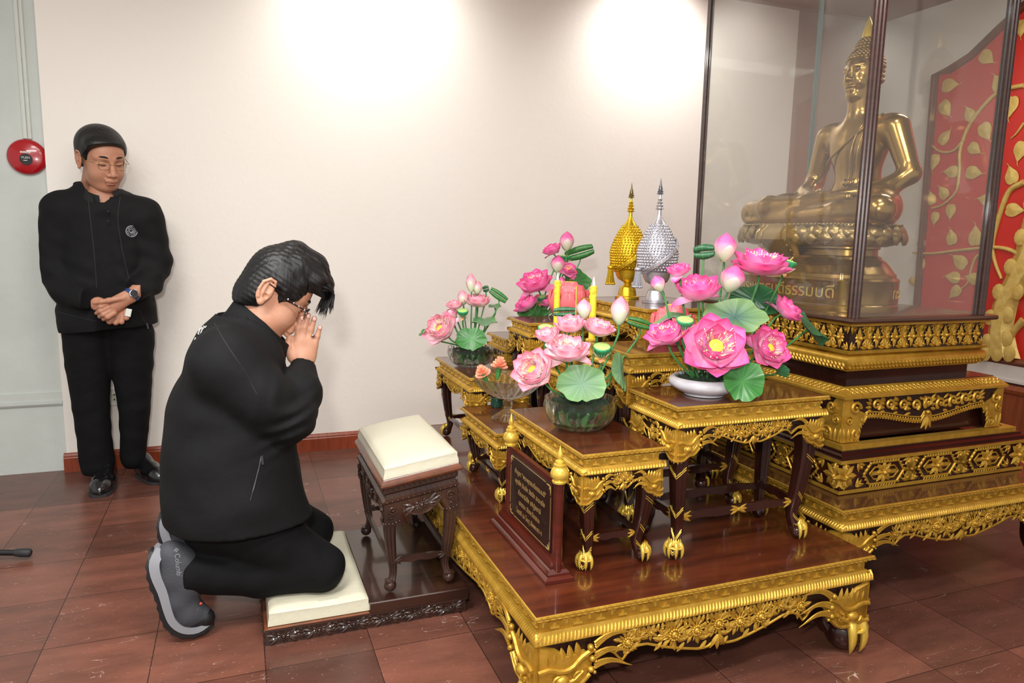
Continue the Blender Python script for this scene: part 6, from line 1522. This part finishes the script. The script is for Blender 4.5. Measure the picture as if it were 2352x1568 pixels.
# watch, card, glasses, shoes
w0, w1 = q(306, 673, -.215), q(299, 680, -.222); ax = nrm(w1 - w0); M = frame((w0 + w1) / 2, ax); b = MB()
b.add(lathe([(.032, -.010), (.0345, -.009), (.0345, .009), (.032, .010)], 32, False), M); b.build('watch_strap', mat('navy_strap', srgb(44, 66, 112), .5), man, 40)
c = (w0 + w1) / 2 + nrm(np.array([.35, -.9, .2])) * .034; M = frame(c, nrm(np.array([.35, -.9, .25]))); wc = MB().add(lathe([(.016, -.004), (.0195, -.002), (.0195, .004), (.017, .006), (.0155, .006)], 32), M).build('watch_case', CHROME, man, 40); MB().add(lathe([(.0160, .0058), (.0160, .0074), (.0003, .0078)], 28), M).build('watch_face', BLACK, wc, 40)
M = basis(P(295, 717, -.238), nrm((1, .1, -.25)), nrm((.25, 0, 1)), nrm((.1, -1, 0))); tag(MB().add(rsweep(-.012, .012, -.020, .016, [(.002, -.002), (0, 0), (.002, .002)], True), M).build('card', WHITE, None, 20), 'small white card held in the standing person clasped hands', 'card')
def spectacles(par, c, R, s, lw, lh, m, full=True, name='glasses', thick=.0009, drop=-.004, eb=0.):
    M = mx(R, c, s); g = thing_child(name, par); b = MB()
    for q_ in (-1, 1):
        o = np.array([.107, q_ * .032, drop]); pts = []
        for a in np.linspace(0, 2 * PI, 33): e = 3.2; ca, sa = math.cos(a), math.sin(a); pts.append(o + np.array([-.006 * abs(np.sign(ca) * abs(ca) ** (2 / e)) * (1 if ca * q_ > 0 else .2), lw * np.sign(ca) * abs(ca) ** (2 / e), lh * np.sign(sa) * abs(sa) ** (2 / e)]))
        b.add(tube(pts, thick, 6), M)
        b.add(tube([(.100, q_ * (.032 + lw), drop + lh * .4), (.094, q_ * .069, drop + lh * .5), (.05, q_ * .082, drop + .006), (.0 - eb * .3, q_ * .086, .012), (-.012 - eb, q_ * .087, .014), (-.026 - eb, q_ * .087, .0)], thick * 1.3, 6), M)
    b.add(tube(curve([(.108, -.010, drop + .006), (.112, 0, drop + .010), (.108, .010, drop + .006)], 7), thick * 1.1, 6), M)
    return b.build(name, m, par, 60)
def thing_child(n, p): return None
spectacles(man, hc, HR, HS, .022, .0165, GOLDW)
def shoe(par, heel, toe, w_, h_, m, name='shoe'):
    heel = np.array(heel); toe = np.array(toe); d = toe - heel; L = np.linalg.norm(d); f_ = d / L; s_ = np.array([-f_[1], f_[0], 0]); lo = np.minimum(heel, toe) - .08; lo[2] = -.01; hi = np.maximum(heel, toe) + .08; hi[2] = .14
    S = Solid(lo, hi, .004); z = lambda t, h: heel + f_ * L * t + np.array([0, 0, h])
    S.cap(z(.08, .040), z(.5, .038), w_ * .8, w_ * .95, .01); S.cap(z(.5, .036), z(.80, .028), w_ * .95, w_ * .92, .02); S.cap(z(.80, .026), z(.94, .022), w_ * .92, w_ * .55, .02); S.cap(z(.12, .05), z(.12, h_), w_ * .75, w_ * .8, .02); S.cap(z(.45, .04), z(.25, h_ * .85), w_ * .75, w_ * .7, .02)
    S.cut((0, 0, .012), (0, 0, -1)); sh_ = solid_part(S, name, m, par); R = []
    for i in range(25): t = i / 24; ww = w_ * (.86 if t < .5 else 1.0) * math.sqrt(max(.0, 1 - (abs(t - .5) / .53) ** 5)) + .003; R.append([z(t * 1.04 - .02, 0) - s_ * ww, z(t * 1.04 - .02, 0) + s_ * ww, z(t * 1.04 - .02, .013) + s_ * ww, z(t * 1.04 - .02, .013) - s_ * ww])
    V, F = loft(R, True, True); V[:, 2] += .0006; MB().add((V, F)).build('sole', mat('dress_sole', srgb(48, 48, 50), .5) if 'dress_sole' not in MATS else MATS['dress_sole'], sh_, 30)
shoe(man, (-.628, 3.87, 0), (-.628, 3.612, 0), .050, .10, LEATH); shoe(man, (-.485, 3.90, 0), (-.375, 3.725, 0), .050, .08, LEATH)

# ---- kneeling man
YK = 2.38
K_ = lambda x, y, d=0.: at(x, y, YK + d)
man2 = thing('person', (.05, 2.38, 0), 'person kneeling in prayer in a black jacket, palms pressed together before the bowed face', 'person')
hc = K_(624, 666); HR = axes(np.array([.83, .05, -.56]), (.5, 0, .86)); HS = 1.18
S = head_solid(hc, HR, HS, (.072, 0, .0), fat=.006, eb=.018, sb=.018)
T = Solid(K_(370, 1250) - (0, .26, 0), K_(720, 700) + (0, .26, 0), .009)
T.cap(K_(575, 775), K_(598, 735), .07, .06); T.path([K_(545, 850), K_(540, 980), K_(535, 1150)], [.13, .15, .15], .03)
kn = K_(736, 1302, -.15); far = lambda p: np.array([p[0], 2 * YK - p[1], p[2]])
hip = K_(505, 1180, -.095); ank = K_(452, 1318, -.15)
L_ = Solid(np.minimum(np.minimum(kn, ank), far(kn)) - (.1, .1, .1), np.maximum(np.maximum(hip, kn), far(kn)) + (.1, .1, .1), .010)
for g in (lambda p: p, far): L_.path([g(hip), g(kn), g(ank)], [.09, .05, .034], .02)
T.cap(hip, far(hip), .09)
def palms(dy, near):
    A = lambda x, y, e=0.: K_(x, y, dy + e * near)
    lo = np.minimum(A(640, 850), A(745, 705)) - .03; hi = np.maximum(A(640, 850), A(745, 705)) + .03
    return A
Hn = Solid(np.minimum(K_(630, 870, -.08), K_(750, 700, .08)) - .01, np.maximum(K_(630, 870, -.08), K_(750, 700, .08)) + .01, .0022)
for sg in (-1, 1):
    A = lambda x, y, e=0.: K_(x, y, sg * (.0125 + e)); sq_ = ((0, 1, 0), .62)
    Hn.cap(A(700, 868, .004), A(695, 822, .002), .036, .033, .01, sq=((0, 1, 0), .8)); Hn.cap(A(688, 812), A(692, 785), .036, .030, .012, sq=((0, 1, 0), .55)); Hn.cap(A(708, 815), A(714, 792), .026, .024, .012, sq=((0, 1, 0), .6))
    for pts, r in ((((684, 786), (685, 753), (693, 729)), .0105), (((695, 784), (699, 751), (708, 724)), .0108), (((709, 786), (714, 757), (722, 731)), .0102), (((722, 794), (729, 772), (735, 751)), .0090)):
        Hn.path([A(*pts[0]), A(*pts[1], .001), A(*pts[2], -.002)], [r * 1.08, r, r * .80], .004)
    Hn.path([A(672, 820, .004), A(660, 796, .003), A(665, 775, -.001)], [.016, .0125, .0095], .008)
Hn.cut((0, 0, 0), (0, 0, -1))
body = skin_mesh([S, T, L_, Hn]).build('body', SKIN2, man2, 180)
face_bits(body, hc, HR, HS)
b = MB()
for x, y in ((694, 731), (708, 726), (722, 732), (735, 752)): b.add((DOMEL[0] * np.array([.0058, .0022, .0072]) + K_(x, y, -.0235), DOMEL[1]))
b.build('fingernails', NAIL, body, 60)
c = K_(717, 770, -.0125); rg = MB().add((lathe([(.0115, -.003), (.013, -.0028), (.013, .0028), (.0115, .003)], 24, False)[0], lathe([(.0115, -.003), (.013, -.0028), (.013, .0028), (.0115, .003)], 24, False)[1]), frame(c, nrm(np.array([.25, 0, 1])))).build('ring', GOLDB, man2, 40)
rs = MB().add(sphere(c + (0.002, -.0135, 0), (.006, .0025, .006), 12, 8)).build('ring_setting', CHROME, rg, 60); MB().add(sphere(c + (0.003, -.0155, 0), (.0034, .002, .0034), 10, 8)).build('ring_stone', mat('ruby', srgb(120, 16, 60), .1, coat=1), rg, 60)
# hair with swept fringe
W_ = lambda a, b, d: hc + HS * (HR[0] * a + HR[1] * b + HR[2] * d)
S = Solid(hc - .2, hc + .22, .003)
S.ell(W_(.002, 0, .042), np.array((.090, .092, .088)) * HS, .01, R=HR); S.ell(W_(-.034, 0, -.010), np.array((.052, .080, .074)) * HS, .02, R=HR); S.ell(W_(-.040, 0, -.040), np.array((.040, .066, .045)) * HS, .02, R=HR)
S.path([W_(.0, 0, .115), W_(.055, -.01, .110), W_(.100, -.015, .085), W_(.128, -.02, .052)], [.045, .044, .034, .020], .03); S.path([W_(.02, -.05, .095), W_(.075, -.05, .085), W_(.112, -.045, .055)], [.032, .028, .014], .02); S.path([W_(.02, .05, .095), W_(.075, .045, .085), W_(.112, .035, .055)], [.032, .028, .014], .02)
S.path([W_(.045, -.066, .05), W_(.052, -.070, .018)], [.022, .010], .02); S.path([W_(.02, -.075, .02), W_(.022, -.079, -.018)], [.014, .005], .012); S.path([W_(.045, .066, .05), W_(.052, .070, .018)], [.022, .010], .02)
S.ell(W_(.115, 0, -.005), np.array((.068, .12, .066)) * HS, .008, 'sub', R=HR)
S.ell(W_(-.004, -.098, -.020), np.array((.036, .034, .036)) * HS, .006, 'sub', R=HR); S.ell(W_(-.004, .098, -.020), np.array((.036, .034, .036)) * HS, .006, 'sub', R=HR)
S.cut(W_(-.05, 0, -.070), -HR[2] * .9 + HR[0] * .4)
d1 = HR[0] * 1 + HR[2] * .2
S.fold(.0008, lambda x, y, z: np.sin(380 * y + 90 * (x * HR[2][0] + z * HR[2][2])) + .7 * np.sin(430 * (x * HR[2][0] + z * HR[2][2]) + 60 * y + 25 * (x * HR[0][0])))
hr = solid_part(S, 'hair', HAIR, man2, 1); b = MB(); r_ = random.Random(5)
for k in range(90):                            # loose tufts at the fringe and nape
    u = r_.random(); y = (u - .5) * .13
    if k < 90: a = W_(.085 + .03 * r_.random(), y, .098 - .03 * r_.random()); e = W_(.138 + .018 * r_.random(), y * 1.15, .046 - .040 * r_.random()); m = W_(.128, y, .082)
    else: a = W_(-.08, y, -.04); e = W_(-.085 - .02 * r_.random(), y, -.085); m = W_(-.092, y, -.06)
    b.add(tube(curve([a, m, e], 8), np.array([.0075, .0072, .0066, .0058, .0046, .0034, .002, .0004]) * .8, 6))
b.build('hair_tufts', HAIR, hr, 60)
# trousers
S = Solid(np.minimum(np.minimum(kn, ank), far(kn)) - (.13, .13, .10), np.maximum(np.maximum(hip, kn), far(kn)) + (.13, .13, .14), .007)
for g in (lambda p: p, far):
    S.path([g(hip), g(K_(620, 1235, -.13)), g(kn)], [.112, .098, .073], .03); S.path([g(kn), g(K_(600, 1318, -.15)), g(K_(440, 1316, -.15))], [.073, .066, .060], .02)
S.cap(hip, far(hip), .12)
S.fold(.0035, wob(24, 19, 33)); S.cut(K_(432, 1316), (-1, 0, 0)); S.cut((0, 0, .088), (0, 0, -1)); solid_part(S, 'trousers', TROU, man2)
# jacket
S = Solid(np.minimum(K_(355, 1270, -.3), K_(735, 660, -.3)) - .01, np.maximum(K_(355, 1270, .3), K_(745, 660, .3)) + .01, .0065)
for e in (-1, 1): S.path([K_(556, 850, e * .02), K_(543, 950, e * .03), K_(536, 1050, e * .045), K_(540, 1150, e * .065), K_(558, 1235, e * .085), K_(562, 1290, e * .09)], [.158, .194, .203, .208, .190, .185], .03)
S.cap(K_(525, 835, -.13), K_(540, 822, .13), .112, k=.05); S.cap(K_(538, 800), K_(578, 775), .10, .095, .05)
S.cap(K_(565, 745), K_(588, 770), .088, .086, .03)
S.cut(K_(703, 1150, -.1), (1, 0, .12), .02)
S.path([K_(520, 845, -.165), K_(600, 915, -.19), K_(664, 962, -.18)], [.098, .086, .073], .03); S.path([K_(664, 962, -.18), K_(690, 900, -.11), K_(696, 842, -.022)], [.073, .062, .041], .022)
S.path([K_(540, 835, .165), K_(620, 905, .19), K_(680, 945, .17)], [.098, .086, .070], .03); S.path([K_(680, 945, .17), K_(692, 900, .10), K_(697, 844, .022)], [.070, .060, .041], .022)
S.fold(.005, wob(17, 14, 20)); 
arm = lambda x, y, z: np.exp(-(((x - K_(655, 940)[0]) / .09) ** 2 + ((z - K_(655, 935)[2]) / .10) ** 2)) * np.sin(75 * (x * .5 + z * .86) + 6 * np.sin(18 * (x - z)))
S.fold(.006, arm)
for e in (-1, 1): S.cap(K_(565, 1130, e * .10), K_(655, 1275, e * .12), .125, .142, .04)
S.cut(K_(620, 1248, -.22), (-.03, 0, -1)); S.cap(K_(560, 730), K_(606, 752), .078, .070, .008, 'sub'); S.cap(K_(600, 720), K_(640, 740), .09, .09, .006, 'sub'); S.cap(K_(700, 838, 0), K_(703, 800, 0), .038, .05, 0, 'sub')
for e in (-1, 1): S.path([K_(541, 1120, e * .05), K_(560, 1290, e * .09)], [.10, .172], .01, 'sub'); S.cap(K_(585, 1190, e * .11), K_(625, 1275, e * .13), .095, .098, .01, 'sub')
jk = solid_part(S, 'jacket', JACK, man2)
seam(jk, [(600, 1048), (592, 1085), (575, 1150)], .002, 'pocket_seam', ZIP, jk); p0 = surf(jk, 601, 1046, .003)[0]; p1 = surf(jk, 603, 1066, .003)[0]
MB().add(tube([p0, p1], .0038, 6)).build('zip_pull', ZIP, jk, 60)
seam(jk, [(492, 742), (520, 790), (560, 850), (590, 905)], .0014, 'shoulder_seam', ZIP2, jk)
# stand-up collar
collar(jk, K_(522, 716), K_(654, 818), .094, K_(600, 655) - K_(566, 718), .050, 0, JACK)
# spectacles
MG2 = mat('dark_metal', srgb(66, 56, 54), .25, .8); sp_ = spectacles(man2, hc, HR, HS, .024, .015, MG2, thick=.0014, eb=.018)
M = mx(HR, hc, HS); b = MB()
for u_, v_, w_ in ((.088, -.078, .003), (.070, -.082, .004), (.054, -.084, .0045), (.036, -.086, .005)): b.add(sphere((u_, v_, w_), (.003, .0022, .0034), 8, 6), M)
b.build('temple_studs', CHROME, sp_, 60)
# hiking shoes standing on their toes
SG = mat('shoe_grey', srgb(62, 64, 70), .7, bump=(220, .0012)); SBK = mat('shoe_black', srgb(20, 21, 23), .5); MID = mat('midsole_grey', srgb(134, 136, 142), .6); ORG = mat('orange_tab', srgb(200, 60, 30), .5)
def hiker(dy, g, label_text):
    A = lambda x, y, e=0.: g(K_(x, y, dy + e))
    lo = np.minimum(A(340, 1450), A(500, 1230)) - (.03, .08, .02); hi = np.maximum(A(340, 1450), A(500, 1230)) + (.03, .08, .03)
    S = Solid(lo, hi, .0045); S.path([A(392, 1272), A(398, 1320), A(412, 1372), A(434, 1404), A(462, 1412)], [.040, .042, .044, .042, .030], .02); S.cap(A(420, 1290), A(440, 1330), .044, .050, .03); S.cut((0, 0, .006), (0, 0, -1))
    sh_ = solid_part(S, 'hiking_shoe', SG, man2)
    for nm, pts, th, wd, m in (('midsole', ((372, 1256), (358, 1278), (361, 1308), (377, 1346), (388, 1385), (400, 1414), (424, 1432), (455, 1434), (484, 1420)), .012, .046, MID), ('outsole', ((358, 1262), (350, 1290), (356, 1326), (371, 1362), (378, 1394), (392, 1424), (420, 1442), (455, 1442), (488, 1426)), .010, .044, SBK)):
        C = curve([A(*p_) for p_ in pts], 26); Tn = np.gradient(C, axis=0); Tn /= np.linalg.norm(Tn, axis=1)[:, None]; R = []
        for i, (p_, t_) in enumerate(zip(C, Tn)):
            n_ = np.array([-t_[2], 0, t_[0]]); v = i / 25; ww = wd * (.80 + .20 * math.sin(PI * min(1, v * 1.1))) * math.sqrt(max(.05, 1 - abs(v - .5) ** 6 * 50)); tt = th * (1.25 - .6 * v) + (.004 * (i % 2) if nm == 'outsole' else 0)
            R.append([p_ + n_ * tt + np.array([0, -ww, 0]), p_ + n_ * tt + np.array([0, ww, 0]), p_ - n_ * tt + np.array([0, ww, 0]), p_ - n_ * tt + np.array([0, -ww, 0])])
        V, F = loft(R, True, True); V[:, 2] = np.maximum(V[:, 2], .0008 if nm == 'outsole' else .004); MB().add((V, F)).build(nm, m, sh_, 30)
    if label_text:
        S = Solid(lo, hi, .0045); S.path([A(382, 1282, .002), A(388, 1330, .0), A(402, 1370, .0), A(412, 1400, -.002)], [.034, .030, .030, .036], .01); S.cap(A(440, 1418, -.002), A(470, 1418, -.002), .034, .030, .01); S.cut((0, 0, .006), (0, 0, -1)); solid_part(S, 'overlay', SBK, sh_)
        V, F = text_mesh('Columbia', .021, .0004); M = basis(A(404, 1302, -.0495), nrm((.05, 0, -1)), nrm((1, 0, .05)), (0, -1, 0)); t_ = MB().add((V, F), M)
        for k in range(4): t_.add(box(-.002, .002, -.002, .002, 0, .0006), M @ basis((-.052 + .004 * math.cos(k * PI / 2), .006 + .004 * math.sin(k * PI / 2), 0), *[rot2(PI / 4)[:, j] for j in range(3)]))
        t_.build('shoe_lettering', MID, sh_, 0)
        MB().add(tube([A(447, 1404, -.035), A(453, 1398, -.030)], .0035, 6)).add(tube([A(459, 1388, -.03), A(463, 1384, -.026)], .0035, 6)).build('lace_tabs', ORG, sh_, 60)
hiker(-.15, lambda p: p, True); hiker(-.15, far, False)
b = MB()
for pts in (((468, 752), (464, 757), (460, 768), (455, 767), (459, 756), (465, 751)), ((467, 748), (471, 752), (474, 748)), ((450, 775), (447, 780))): b.add(tube([K_(*p_, -.075) for p_ in pts], .0018, 5))
b.build('back_print', WHITE, jk, 60)
